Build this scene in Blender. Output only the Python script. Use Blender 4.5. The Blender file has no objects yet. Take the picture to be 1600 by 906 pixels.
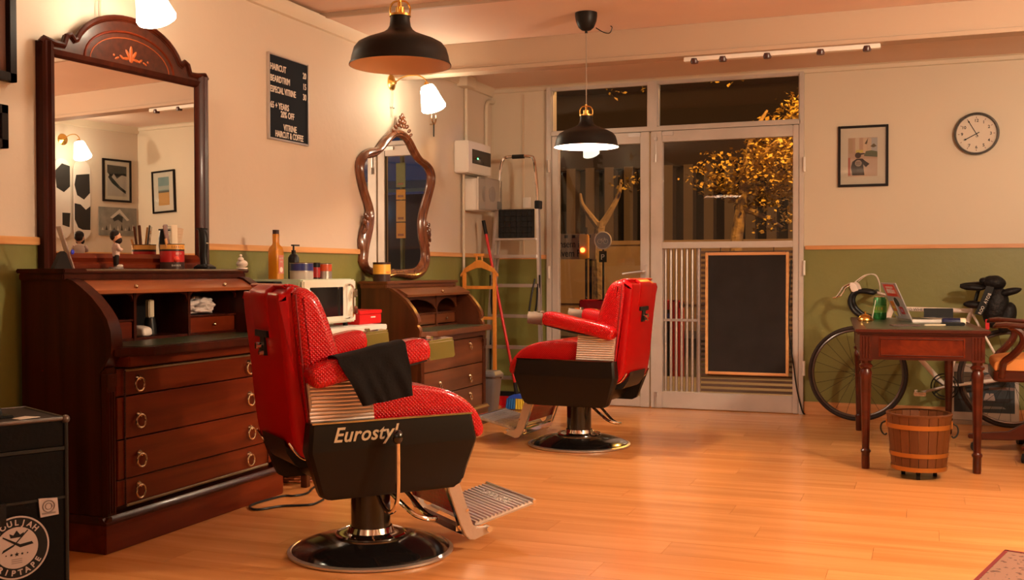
import bpy, bmesh, math, random
from mathutils import Vector, Matrix, noise
random.seed(7)
C = bpy.context.scene.collection
S = bpy.context.scene
PI = math.pi
# ---------------------------------------------------------------- camera
cam = bpy.data.objects.new('camera', bpy.data.cameras.new('camera'))
C.objects.link(cam)
yaw, pitch, roll = math.radians(20.96), math.radians(-1.0), math.radians(-0.12)
F = Vector((-math.sin(yaw)*math.cos(pitch), math.cos(yaw)*math.cos(pitch), math.sin(pitch)))
r0 = Vector((math.cos(yaw), math.sin(yaw), 0)); u0 = r0.cross(F)
r1 = math.cos(roll)*r0 + math.sin(roll)*u0; u1 = r1.cross(F)
M = Matrix((r1, u1, -F)).transposed().to_4x4(); M.translation = Vector((0, 0, 1.08))
cam.matrix_world = M
cam.data.sensor_width = 36; cam.data.lens = 36*1688/1600; cam.data.clip_start = .05
S.camera = cam
# ---------------------------------------------------------------- world, exposure
w = bpy.data.worlds.new('night'); S.world = w; w.use_nodes = True
w.node_tree.nodes['Background'].inputs[0].default_value = (.010, .013, .028, 1)
w.node_tree.nodes['Background'].inputs[1].default_value = 1.0
S.view_settings.view_transform = 'Standard'; S.view_settings.look = 'None'
S.view_settings.gamma = 1; S.view_settings.exposure = 1.06
S.view_settings.use_curve_mapping = False
WARM = (1, .60, .27)
SCONCE_W = 15.0      # emission of the glass shades
BULB_W = 400.0
def light(name, kind, loc, energy, color, size=.1, rot=None, label=None):
    d = bpy.data.lights.new(name, kind); d.energy = energy; d.color = color
    if kind == 'AREA': d.size = size
    else: d.shadow_soft_size = size
    o = bpy.data.objects.new(name, d); o.location = loc
    if rot: o.rotation_euler = rot
    C.objects.link(o); return o
# unseen lights added to brighten the room, behind the camera and off right
light('rear_fill_light', 'POINT', (-1.0, -.8, 2.15), 16, (1, .80, .58), .09)
light('side_fill_light', 'POINT', (1.35, 4.0, 2.0), 128, (1, .80, .58), .09)
# street lamps
light('sodium_street_lamp', 'POINT', (-.9, 12.2, 4.05), 420, (1, .42, .06), .12)
light('far_sodium_lamp', 'POINT', (-5.6, 14.5, 4.8), 240, (1, .42, .06), .12)
light('blue_sign_lamp', 'POINT', (1.6, 12.5, 4.2), 60, (.25, .45, 1), .2)
# ---------------------------------------------------------------- materials
MATS = {}
def mat(name, col, rough=.5, metal=0, coat=0, bump=None, var=None, spec=.5, emit=None, estr=0, grain=None, scale=30, extra=None, trans=0):
    if name in MATS: return MATS[name]
    if max(col) < .06 and not coat and spec == .5: spec = .2
    m = bpy.data.materials.new(name); m.use_nodes = True; nt = m.node_tree; N = nt.nodes; Lk = nt.links
    p = N['Principled BSDF']
    p.inputs['Base Color'].default_value = (*col, 1); p.inputs['Roughness'].default_value = rough
    p.inputs['Metallic'].default_value = metal; p.inputs['Coat Weight'].default_value = coat
    p.inputs['Coat Roughness'].default_value = .08; p.inputs['Specular IOR Level'].default_value = spec
    p.inputs['Transmission Weight'].default_value = trans
    if emit:
        p.inputs['Emission Color'].default_value = (*emit, 1); p.inputs['Emission Strength'].default_value = estr
    tc = N.new('ShaderNodeTexCoord')
    if grain:   # wood: stretched noise mixes two colours; grain = (axis, second colour, strength)
        ax, c2, k = grain
        mp = N.new('ShaderNodeMapping'); sc = [scale, scale, scale]; sc['xyz'.index(ax)] = scale*.07
        mp.inputs['Scale'].default_value = sc
        oi = N.new('ShaderNodeObjectInfo'); ad = N.new('ShaderNodeVectorMath'); ad.operation = 'ADD'
        ml = N.new('ShaderNodeMath'); ml.operation = 'MULTIPLY'; ml.inputs[1].default_value = 40
        Lk.new(oi.outputs['Random'], ml.inputs[0]); Lk.new(tc.outputs['Object'], mp.inputs[0])
        Lk.new(mp.outputs[0], ad.inputs[0]); Lk.new(ml.outputs[0], ad.inputs[1])
        nz = N.new('ShaderNodeTexNoise'); nz.inputs['Scale'].default_value = 1; nz.inputs['Detail'].default_value = 5
        nz.inputs['Distortion'].default_value = .6
        Lk.new(ad.outputs[0], nz.inputs['Vector'])
        rp = N.new('ShaderNodeValToRGB'); rp.color_ramp.elements[0].position = .35; rp.color_ramp.elements[1].position = .68
        rp.color_ramp.elements[0].color = (*c2, 1); rp.color_ramp.elements[1].color = (*col, 1)
        Lk.new(nz.outputs[0], rp.inputs[0])
        out = rp.outputs[0]
        if k:
            hv = N.new('ShaderNodeHueSaturation'); mr = N.new('ShaderNodeMapRange')
            mr.inputs['To Min'].default_value = 1-k; mr.inputs['To Max'].default_value = 1+k
            Lk.new(oi.outputs['Random'], mr.inputs[0]); Lk.new(mr.outputs[0], hv.inputs['Value']); Lk.new(out, hv.inputs['Color'])
            out = hv.outputs[0]
        Lk.new(out, p.inputs['Base Color'])
    elif var:
        nz = N.new('ShaderNodeTexNoise'); nz.inputs['Scale'].default_value = scale; nz.inputs['Detail'].default_value = 4
        Lk.new(tc.outputs['Object'], nz.inputs['Vector'])
        rp = N.new('ShaderNodeValToRGB'); rp.color_ramp.elements[0].position = .3; rp.color_ramp.elements[1].position = .7
        rp.color_ramp.elements[0].color = (*var, 1); rp.color_ramp.elements[1].color = (*col, 1)
        Lk.new(nz.outputs[0], rp.inputs[0]); Lk.new(rp.outputs[0], p.inputs['Base Color'])
    if bump:
        kind, bs, bd = bump
        b = N.new('ShaderNodeBump'); b.inputs['Distance'].default_value = bd; b.inputs['Strength'].default_value = 1
        if kind == 'noise':
            t = N.new('ShaderNodeTexNoise'); t.inputs['Scale'].default_value = bs; t.inputs['Detail'].default_value = 5
            Lk.new(tc.outputs['Object'], t.inputs['Vector']); h = t.outputs[0]
        elif kind == 'scales':   # embossed diagonal weave of the leather
            hs = []
            for sg in (1, -1):
                mp = N.new('ShaderNodeMapping'); mp.inputs['Scale'].default_value = (1, sg, sg)
                Lk.new(tc.outputs['Object'], mp.inputs[0])
                t = N.new('ShaderNodeTexWave'); t.bands_direction = 'DIAGONAL'; t.inputs['Scale'].default_value = bs
                t.inputs['Distortion'].default_value = .25
                Lk.new(mp.outputs[0], t.inputs['Vector']); hs.append(t.outputs['Fac'])
            mx = N.new('ShaderNodeMath'); mx.operation = 'MULTIPLY'; Lk.new(hs[0], mx.inputs[0]); Lk.new(hs[1], mx.inputs[1]); h = mx.outputs[0]
        Lk.new(h, b.inputs['Height']); Lk.new(b.outputs[0], p.inputs['Normal'])
    if extra: extra(nt, p, tc)
    MATS[name] = m; return m
cream = mat('cream_plaster', (.63, .52, .405), .62, bump=('noise', 22, .0014), var=(.60, .495, .385), scale=1.3)
cream2 = mat('cream_paint', (.62, .52, .385), .5, bump=('noise', 6, .001))
ceil_m = mat('ceiling_paint', (.70, .52, .41), .7, bump=('noise', 9, .0015), var=(.67, .49, .39), scale=2)
green = mat('olive_green_paint', (.20, .19, .045), .45, bump=('noise', 30, .0012), var=(.18, .17, .04), scale=3)
pine = mat('pine_trim', (.72, .38, .14), .4, grain=('y', (.6, .28, .09), 0), scale=22)
pinex = mat('pine_board', (.75, .36, .14), .4, grain=('x', (.6, .25, .08), .08), scale=22)
plank_m = mat('floor_plank', (.74, .32, .105), .26, grain=('x', (.60, .235, .065), .07), scale=11, coat=.12)
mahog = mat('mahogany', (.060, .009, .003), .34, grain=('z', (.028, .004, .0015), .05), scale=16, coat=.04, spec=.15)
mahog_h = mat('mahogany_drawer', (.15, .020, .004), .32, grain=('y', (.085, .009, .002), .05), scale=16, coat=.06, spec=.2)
mahog_x = mat('mahogany_table', (.085, .012, .004), .3, grain=('x', (.045, .006, .002), .05), scale=16, coat=.12, spec=.35)
mahog_l = mat('mahogany_light', (.36, .105, .035), .3, grain=('y', (.24, .06, .02), .03), scale=16, coat=.2)
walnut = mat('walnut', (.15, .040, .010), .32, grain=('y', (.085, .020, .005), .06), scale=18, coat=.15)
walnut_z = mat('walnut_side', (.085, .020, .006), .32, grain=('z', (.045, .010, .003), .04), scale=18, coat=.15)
carved = mat('carved_walnut', (.20, .07, .03), .22, grain=('z', (.10, .03, .013), 0), scale=20, coat=.5)
inlay = mat('orange_inlay', (.32, .06, .008), .4)
burl = mat('burl_veneer', (.065, .013, .006), .32, var=(.03, .007, .004), scale=40, coat=.15)
leather = mat('embossed_red_leather', (.48, .0015, .004), .22, coat=.4, spec=.3, bump=('scales', 46, .0020))
vinyl = mat('smooth_red_vinyl', (.40, .001, .003), .34, coat=.06, spec=.25)
chrome = mat('chrome', (.86, .82, .78), .09, 1)
alu = mat('brushed_aluminium', (.62, .56, .52), .34, .85, bump=('noise', 60, .0006))
aludoor = mat('door_aluminium', (.60, .53, .47), .42, .35, bump=('noise', 40, .0008), var=(.53, .46, .40), scale=5)
ribm = mat('ribbed_metal', (.74, .62, .54), .33, .55)
blackp = mat('black_enamel', (.008, .007, .007), .16, coat=.5)
housing = mat('dark_housing_paint', (.014, .010, .007), .34, .2)
darkm = mat('dark_metal', (.03, .028, .025), .4, .4)
shade_b = mat('black_shade_paint', (.012, .010, .009), .42)
shade_w = mat('white_shade_inside', (.80, .62, .50), .5)
brass = mat('brass', (.75, .45, .12), .22, 1)
abrass = mat('antique_brass', (.62, .48, .32), .25, 1)
mirror = mat('mirror_silver', (.93, .93, .91), .0, 1)
white = mat('white_plastic', (.75, .68, .60), .4)
greyp = mat('grey_plastic', (.16, .14, .13), .5)
black = mat('black_plastic', (.012, .011, .011), .35)
blackc = mat('black_cloth', (.006, .004, .0035), .85, bump=('noise', 120, .001))
rubber = mat('rubber', (.02, .017, .015), .7)
orangew = mat('orange_beech', (.72, .27, .04), .35, grain=('z', (.58, .19, .03), 0), scale=24)
redp = mat('red_plastic', (.60, .012, .012), .3)
bluep = mat('blue_bristle', (.02, .17, .5), .7); yellp = mat('yellow_bristle', (.8, .55, .03), .7)
leathg = mat('green_leather_top', (.045, .055, .03), .3)
orseat = mat('orange_upholstery', (.62, .22, .045), .75)
matw = mat('picture_mount', (.66, .55, .46), .8)
framew = mat('black_frame', (.010, .005, .004), .4)
boardm = mat('chalkboard', (.018, .013, .011), .8, var=(.026, .02, .017), scale=6)
felt = mat('black_felt', (.008, .010, .016), .8)
letter = mat('white_letter', (.78, .68, .58), .5)
asph = mat('asphalt', (.05, .045, .04), .8); pavem = mat('pavement', (.22, .19, .16), .8)
tan = mat('tan_facade', (.50, .34, .18), .85, var=(.42, .28, .15), scale=1.5)
darkwin = mat('dark_window', (.02, .02, .025), .2)
bark = mat('pale_bark', (.36, .25, .13), .8, bump=('noise', 14, .03), var=(.30, .2, .1), scale=6)
leafm = mat('autumn_leaf', (.60, .40, .09), .6, var=(.35, .25, .06), scale=4)
def glass_mat():
    m = bpy.data.materials.new('window_glass'); m.use_nodes = True; nt = m.node_tree; N = nt.nodes
    N.remove(N['Principled BSDF']); o = N['Material Output']
    t = N.new('ShaderNodeBsdfTransparent'); g = N.new('ShaderNodeBsdfGlossy'); g.inputs['Roughness'].default_value = 0
    t.inputs[0].default_value = (.93, .95, .94, 1)
    lw = N.new('ShaderNodeLayerWeight'); lw.inputs[0].default_value = .5
    pw = N.new('ShaderNodeMath'); pw.operation = 'POWER'; pw.inputs[1].default_value = 4
    ma = N.new('ShaderNodeMath'); ma.operation = 'MULTIPLY_ADD'; ma.inputs[1].default_value = .6; ma.inputs[2].default_value = .032
    x = N.new('ShaderNodeMixShader'); nt.links.new(lw.outputs['Facing'], pw.inputs[0]); nt.links.new(pw.outputs[0], ma.inputs[0])
    nt.links.new(ma.outputs[0], x.inputs[0]); nt.links.new(t.outputs[0], x.inputs[1]); nt.links.new(g.outputs[0], x.inputs[2])
    nt.links.new(x.outputs[0], o.inputs[0]); return m
glass = glass_mat()
cglass = mat('clear_cover', (.75, .68, .60), .12, trans=.85)
amber = mat('amber_liquid', (.85, .33, .02), .06, trans=.45, coat=.5)
shade_g = mat('lit_opal_glass', (.9, .8, .65), .4, emit=(1, .86, .62), estr=SCONCE_W)
bulb_m = mat('lit_bulb', (1, .9, .8), .4, emit=(1, .90, .74), estr=BULB_W)
def simple(name, c, r=.5, **k): return mat(name, c, r, **k)
# ---------------------------------------------------------------- mesh builder
class B:
    def __init__(s): s.bm = bmesh.new()
    def face(s, pts):
        return s.bm.faces.new([s.bm.verts.new(p) for p in pts])
    def box(s, x0, x1, y0, y1, z0, z1, rot=None, piv=None):
        P = [Vector((x, y, z)) for z in (z0, z1) for y in (y0, y1) for x in (x0, x1)]
        if rot:
            pv = Vector(piv) if piv else Vector(((x0+x1)/2, (y0+y1)/2, (z0+z1)/2))
            R = rot if isinstance(rot, Matrix) else Matrix.Rotation(rot[1], 3, rot[0])
            P = [pv + R @ (p-pv) for p in P]
        v = [s.bm.verts.new(p) for p in P]
        for f in ((0,2,3,1), (4,5,7,6), (0,1,5,4), (2,6,7,3), (0,4,6,2), (1,3,7,5)): s.bm.faces.new([v[i] for i in f])
        return s
    def loft(s, rings, closed=True, cap=True, wrap=False):
        R = [[s.bm.verts.new(p) for p in r] for r in rings]
        n = len(R[0]); m = len(R)
        for i in range(m if wrap else m-1):
            a, b = R[i], R[(i+1) % m]
            for j in range(n if closed else n-1):
                k = (j+1) % n
                try: s.bm.faces.new((a[j], a[k], b[k], b[j]))
                except ValueError: pass
        if cap and closed and not wrap:
            s.bm.faces.new(list(reversed(R[0]))); s.bm.faces.new(R[-1])
        return s
    def prism(s, pts, ax, a, b):
        def m(p, t):
            return {'x': (t, p[0], p[1]), 'y': (p[0], t, p[1]), 'z': (p[0], p[1], t)}[ax]
        return s.loft([[m(p, a) for p in pts], [m(p, b) for p in pts]])
    def frame_of(s, d):
        d = d.normalized(); h = Vector((0, 0, 1)) if abs(d.z) < .9 else Vector((1, 0, 0))
        a = d.cross(h).normalized(); return a, d.cross(a)
    def cyl(s, p, q, r, r2=None, seg=16, cap=True):
        p, q = Vector(p), Vector(q); r2 = r if r2 is None else r2; a, b = s.frame_of(q-p)
        def ring(c, R): return [c + R*(math.cos(2*PI*i/seg)*a + math.sin(2*PI*i/seg)*b) for i in range(seg)]
        return s.loft([ring(p, r), ring(q, r2)], cap=cap)
    def lathe(s, prof, c=(0, 0, 0), seg=32, ax='z', cap=True):
        c = Vector(c)
        def m(r, z, t):
            a, b = r*math.cos(t), r*math.sin(t)
            return c + Vector({'z': (a, b, z), 'x': (z, a, b), 'y': (a, z, b)}[ax])
        return s.loft([[m(max(r, 1e-4), z, 2*PI*i/seg) for i in range(seg)] for r, z in prof], cap=cap)
    def tube(s, pts, r, seg=8, closed=False, smooth=0):
        P = [Vector(p) for p in pts]
        if smooth: P = catmull(P, smooth, closed)
        n = len(P); rings = []; a = None
        for i, p in enumerate(P):
            d = (P[(i+1) % n]-P[i-1]) if closed else (P[min(i+1, n-1)]-P[max(i-1, 0)])
            d.normalize()
            if a is None: a, b = s.frame_of(d)
            else:
                a = (a - d*a.dot(d)).normalized(); b = d.cross(a)
            rr = r(i/(n-1)) if callable(r) else r
            rings.append([p + rr*(math.cos(2*PI*k/seg)*a + math.sin(2*PI*k/seg)*b) for k in range(seg)])
        return s.loft(rings, wrap=closed)
    def ball(s, c, r, seg=16, rot=None):
        if not isinstance(r, (tuple, list)): r = (r, r, r)
        m = Matrix.Translation(Vector(c)) @ (rot.to_4x4() if rot else Matrix()) @ Matrix.Diagonal((*r, 1))
        bmesh.ops.create_uvsphere(s.bm, u_segments=seg, v_segments=max(6, seg//2), radius=1, matrix=m); return s
    def ring(s, c, R, r, ax='z', seg=24, k=8):
        pts = []
        for i in range(seg):
            t = 2*PI*i/seg; a, b = R*math.cos(t), R*math.sin(t)
            pts.append(Vector(c)+Vector({'z': (a, b, 0), 'x': (0, a, b), 'y': (a, 0, b)}[ax]))
        return s.tube(pts, r, k, closed=True)
    def pillow(s, prof, a, b, r, ax='y', n=5, smooth=6):
        """closed side profile swept from a to b with rounded ends"""
        P = catmull([Vector((p[0], p[1], 0)) for p in prof], smooth, True) if smooth else [Vector((p[0], p[1], 0)) for p in prof]
        N = len(P); area = sum(P[i].x*P[(i+1) % N].y-P[(i+1) % N].x*P[i].y for i in range(N))
        sg = 1 if area > 0 else -1; nr = []
        for i in range(N):
            d = (P[(i+1) % N]-P[i-1]).normalized(); nr.append(Vector((-d.y, d.x, 0))*sg)
        st = []
        for i in range(n+1):
            t = i/n*PI/2; st.append((a+r*(1-math.sin(t)) if False else a+r*(1-math.cos(t)), r*(1-math.sin(t))))
        st += [(b-(p-a), q) for p, q in reversed(st)]
        rings = []
        for y, off in st:
            rg = []
            for i in range(N):
                p = P[i]+nr[i]*off
                rg.append((p.x, y, p.y) if ax == 'y' else ((y, p.x, p.y) if ax == 'x' else (p.x, p.y, y)))
            rings.append(rg)
        return s.loft(rings)
    def bevel(s, w, seg=2, ang=.6):
        bmesh.ops.recalc_face_normals(s.bm, faces=s.bm.faces)
        e = [e for e in s.bm.edges if len(e.link_faces) == 2 and e.calc_face_angle(0) > ang]
        bmesh.ops.bevel(s.bm, geom=e, offset=w, segments=seg, affect='EDGES', clamp_overlap=True); return s
    def xf(s, m): s.bm.transform(m); return s
def catmull(P, k, closed=False):
    n = len(P); out = []
    for i in range(n if closed else n-1):
        if closed: a, b, c, d = P[i-1], P[i], P[(i+1) % n], P[(i+2) % n]
        else: a, b, c, d = P[max(i-1, 0)], P[i], P[i+1], P[min(i+2, n-1)]
        for j in range(k):
            t = j/k
            out.append(.5*((2*b)+(c-a)*t+(2*a-5*b+4*c-d)*t*t+(3*b-3*c+d-a)*t**3))
    if not closed: out.append(P[-1].copy())
    return out
def part(name, b, m, parent=None, label=None, kind=None, bev=0, world=False, smooth=True):
    if bev: b.bevel(bev)
    bm = b.bm
    if world and parent is not None: bm.transform(parent_chain(parent).inverted())
    bmesh.ops.recalc_face_normals(bm, faces=bm.faces)
    for f in bm.faces: f.smooth = smooth
    for e in bm.edges:
        if len(e.link_faces) == 2 and e.calc_face_angle(0) > .62: e.smooth = False
    me = bpy.data.meshes.new(name); bm.to_mesh(me); bm.free()
    me.materials.append(m)
    o = bpy.data.objects.new(name, me); C.objects.link(o)
    if parent is not None: o.parent = parent
    if label: o['label'] = label
    if kind: o['kind'] = kind
    return o
def parent_chain(o):
    m = Matrix.LocRotScale(o.location, o.rotation_euler, o.scale)
    return (parent_chain(o.parent) @ m) if o.parent else m
def thing(name, label, cat, loc=(0, 0, 0), rz=0, group=None):
    o = bpy.data.objects.new(name, None); C.objects.link(o); o.empty_display_size = .1
    o.location = loc; o.rotation_euler = (0, 0, rz); tag(o, label, cat, group); return o
def tag(o, label, cat, group=None, kind=None):
    o['label'] = label; o['category'] = cat
    if group: o['group'] = group
    if kind: o['kind'] = kind
    return o
def struct(name, b, m, bev=0, parent=None, smooth=True):
    o = part(name, b, m, parent, bev=bev, smooth=smooth)
    if parent is None: o['kind'] = 'structure'
    return o
def dup(o, parent=None):
    kids = [k for k in C.objects if k.parent == o]
    c = o.copy(); C.objects.link(c); c.parent = parent
    for k in kids: dup(k, c)
    return c
def text(name, body, size, m, parent, mw, ext=.001, sx=1, shear=0, align='LEFT', off=0, label=None, spacing=1):
    """lettering as a mesh; mw places it (x right, y up, z out)"""
    cu = bpy.data.curves.new('t', 'FONT'); cu.body = body; cu.size = size; cu.extrude = ext; cu.align_x = align
    cu.shear = shear; cu.offset = off; cu.resolution_u = 3; cu.space_character = spacing
    t = bpy.data.objects.new('t', cu); C.objects.link(t); bpy.context.view_layer.update()
    me = bpy.data.meshes.new_from_object(t.evaluated_get(bpy.context.evaluated_depsgraph_get()))
    bpy.data.objects.remove(t); me.transform(Matrix.Diagonal((sx, 1, 1, 1))); me.transform(mw); me.materials.clear(); me.materials.append(m)
    o = bpy.data.objects.new(name, me); C.objects.link(o)
    if parent is not None: o.parent = parent
    return o
def face_mat(o, x, y, z):      # frame with given axes
    m = Matrix((Vector(x), Vector(y), Vector(z))).transposed().to_4x4(); m.translation = Vector(o); return m
RX = lambda a: Matrix.Rotation(a, 3, 'X')
RY = lambda a: Matrix.Rotation(a, 3, 'Y')
RZ = lambda a: Matrix.Rotation(a, 3, 'Z')
R4 = lambda a, ax: Matrix.Rotation(a, 4, ax)
T = lambda x, y, z: Matrix.Translation((x, y, z))

# ================================================================ ROOM SHELL
XL, XR, YB, YR = -3.38, 1.95, 8.354, -2.2
fl = struct('floor', B().box(XL-.15, XR+.15, YR-.15, YB+.12, -.12, -.012), simple('floor_bed', (.12, .05, .02), .8))
part('rear_boards', B().box(XL, XR, YR, 1.35, -.012, 0), plank_m, fl, kind='stuff')
PW, PL = .192, 1.285
pmesh = {}
def plank(x0, x1, y):
    L = round(x1-x0, 4); k = L
    if k in pmesh:
        o = bpy.data.objects.new('plank', pmesh[k]); C.objects.link(o); o.parent = fl
    else:
        o = part('plank', B().box(-L/2+.0006, L/2-.0006, -PW/2+.0006, PW/2-.0006, -.012, 0), plank_m, fl, smooth=False)
        pmesh[k] = o.data
    o.location = ((x0+x1)/2, y, 0)
y = 1.35+PW/2; i = 0
offs = [0, .55, 1.02, .3, .8, .13, .66, 1.12, .42]
while y-PW/2 < YB-.02:
    x = XL-offs[i % 9]
    while x < XR:
        a, b = max(x, XL), min(x+PL, XR)
        if b-a > .03: plank(a, b, y)
        x += PL
    y += PW; i += 1
wl = struct('wall_left', B().box(XL-.12, XL, YR, YB, 0, 2.66), cream)
part('green_wainscot', B().box(XL, XL+.006, YR, YB, 0, 1.195), green, wl)
DX0, DX1, DZ = -2.856, -.876, 2.565
wb = struct('wall_back', B().box(XL-.12, DX0, YB, YB+.14, 0, 2.66).box(DX1, XR+.12, YB, YB+.14, 0, 2.66).box(DX0, DX1, YB, YB+.14, DZ, 2.66), cream2)
part('green_wainscot', B().box(XL+.006, DX0-.02, YB-.006, YB, 0, 1.185), green, wb)
part('green_wainscot', B().box(DX1+.022, XR, YB-.006, YB, 0, 1.238), green, wb)
part('panel_joint', B().box(-3.105, -3.09, YB-.007, YB, 1.21, 2.53), simple('joint_shade', (.62, .47, .32), .6), wb)
wr = struct('wall_right', B().box(XR, XR+.12, YR, YB, 0, 2.66), cream)
part('green_wainscot', B().box(XR-.006, XR, YR, YB, 0, 1.25), green, wr)
struct('wall_rear', B().box(XL-.12, XR+.12, YR-.12, YR, 0, 2.66), cream)
struct('ceiling', B().box(XL-.12, XR+.12, YR-.12, 5.65, 2.615, 2.72).box(XL-.12, XR+.12, 5.65, YB+.14, 2.59, 2.72), ceil_m)
struct('trim_1', B().box(XL, XR, 6.59, 6.70, 2.42, 2.59).box(XL, XR, 6.578, 6.712, 2.395, 2.42).box(XL, XR, 5.62, 5.655, 2.588, 2.616), mat('beam_paint', (.44, .315, .22), .65), .003)
struct('trim_2', B().prism([(XL, 2.52), (XL+.018, 2.525), (XL+.03, 2.57), (XL+.045, 2.592), (XL, 2.592)], 'y', YR, YB)
       .prism([(YB, 2.55), (YB-.012, 2.555), (YB-.02, 2.58), (YB-.04, 2.592), (YB, 2.592)], 'x', XL, XR)
       .prism([(XR, 2.52), (XR-.018, 2.525), (XR-.03, 2.57), (XR-.045, 2.592), (XR, 2.592)], 'y', YR, YB), cream2)
struct('trim_3', B().box(XL, XL+.02, YR, YB-.02, 1.190, 1.222), pine, .003)
struct('trim_4', B().box(XL+.02, DX0-.03, YB-.02, YB, 1.178, 1.212), pinex, .003)
struct('trim_5', B().box(DX1+.03, XR, YB-.02, YB, 1.236, 1.266), pinex, .003)
struct('trim_6', B().box(XR-.02, XR, YR, YB-.02, 1.24, 1.28), pine, .003)
struct('baseboard_back', B().box(DX1+.025, XR, YB-.016, YB, 0, .098), pinex, .002)
struct('baseboard_corner', B().box(XL+.01, DX0-.01, YB-.02, YB, 0, .07).box(XL+.01, DX0-.01, YB-.026, YB, .07, .085), darkm, .002)
struct('baseboard_left', B().box(XL, XL+.016, YR, YB-.03, 0, .09), pine, .002)
# ---- door wall: outer frame, transoms, two glazed leaves
FY0, FY1 = 8.325, 8.385
fr = B()
fr.box(DX0-.03, DX0+.012, 8.318, 8.39, 0, DZ).box(DX1-.012, DX1+.022, 8.318, 8.39, 0, DZ)
fr.box(-2.047, -1.970, 8.32, 8.39, 2.20, DZ).box(DX0, DX1, 8.318, 8.39, 2.175, 2.208).box(DX0, DX1, 8.33, 8.39, 2.545, DZ)
struct('trim_7', fr, aludoor, .003)
for nm, a, b in (('window_1', DX0+.012, -2.047), ('window_2', -1.970, DX1-.012)):
    o = struct(nm, B().box(a, b, 8.345, 8.375, 2.205, 2.216).box(a, b, 8.345, 8.375, 2.54, 2.548).box(a, a+.008, 8.345, 8.375, 2.2, 2.55).box(b-.008, b, 8.345, 8.375, 2.2, 2.55), aludoor)
    part('pane', B().box(a+.004, b-.004, 8.358, 8.363, 2.21, 2.545), glass, o)
def leaf(nm, x0, x1, s0, s1, top, bot, mid=None):
    o = struct(nm, B().box(x0+.003, x0+s0, FY0, FY1, .004, 2.172), aludoor, .004)
    part('stile', B().box(x1-s1, x1-.003, FY0, FY1, .004, 2.172), aludoor, o, bev=.004)
    part('top_rail', B().box(x0+s0, x1-s1, FY0+.003, FY1-.003, top, 2.172), aludoor, o, bev=.004)
    part('bottom_rail', B().box(x0+s0, x1-s1, FY0+.003, FY1-.003, .006, bot), aludoor, o, bev=.004)
    if mid: part('middle_rail', B().box(x0+s0, x1-s1, FY0-.004, FY1-.003, mid[0], mid[1]), aludoor, o, bev=.004)
    return o
d1 = leaf('door_1', DX0+.012, -2.030, .058, .075, 2.085, .085)
part('pane', B().prism([(8.374, .08), (8.379, .08), (8.350, 2.09), (8.345, 2.09)], 'x', -2.79, -2.10), glass, d1)
part('glazing_bead', B().box(-2.793, -2.787, 8.34, 8.352, .085, 2.085).box(-2.108, -2.102, 8.34, 8.352, .085, 2.085), darkm, d1)
h = part('handle', B().box(-2.088, -2.054, 8.312, 8.326, .98, 1.13), alu, d1, bev=.004)
part('lever', B().cyl((-2.071, 8.325, 1.075), (-2.071, 8.275, 1.075), .010).tube([(-2.071, 8.278, 1.075), (-2.12, 8.272, 1.07), (-2.235, 8.272, 1.055)], .0115, 10), alu, h)
for z in (1.93, 1.07, .35): part('hinge', B().cyl((DX0-.005, 8.308, z-.05), (DX0-.005, 8.308, z+.05), .009, seg=10), white, d1)
d2 = leaf('door_2', -2.024, DX1-.012, .095, .045, 2.088, .135, (1.255, 1.305))
part('pane', B().box(-1.93, -.93, 8.352, 8.357, 1.30, 2.09), glass, d2)
part('flush_bolt', B().box(-1.985, -1.972, 8.316, 8.326, 1.98, 2.15).box(-1.99, -1.967, 8.30, 8.326, 2.10, 2.125).cyl((-1.978, 8.31, 1.93), (-1.978, 8.31, 1.99), .008), alu, d2, bev=.002)
part('flush_bolt', B().box(-1.992, -1.968, 8.312, 8.326, .09, .13).cyl((-1.98, 8.315, .01), (-1.98, 8.315, .10), .006), alu, d2)
part('closer_plate', B().box(-1.93, -1.84, 8.314, 8.326, 2.135, 2.165), alu, d2, bev=.003)
part('closer_plate', B().box(-2.20, -2.10, 8.314, 8.326, 2.135, 2.165), alu, d1, bev=.003)
for z in (1.87, 1.10, .35): part('hinge', B().cyl((DX1+.028, 8.30, z-.055), (DX1+.028, 8.30, z+.055), .010, seg=10), white, d2)
for k in range(7):
    x = -1.918+.0425*k
    part('grille_bar', B().cyl((x, 8.40, .13), (x, 8.40, 1.26), .0115, seg=10), alu, d2)
part('grille_crossbar', B().box(-1.93, -1.655, 8.385, 8.397, .683, .703), alu, d2)
part('grille_post', B().box(-1.655, -1.640, 8.365, 8.40, .13, 1.26), alu, d2)
slatm = simple('brown_slat', (.10, .055, .035), .6)
for k in range(28):
    z = .155+.0395*k
    o = bpy.data.objects.new('grille_slat', bpy.data.meshes['grille_slat']) if k else part('grille_slat', B().box(-1.63, -.935, 8.352, 8.372, -.010, .010), slatm, d2, bev=.003)
    if k: C.objects.link(o); o.parent = d2
    o.location = (0, 0, z)
part('lower_pane', B().box(-1.93, -.93, 8.408, 8.412, .13, 1.26), glass, d2)

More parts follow.
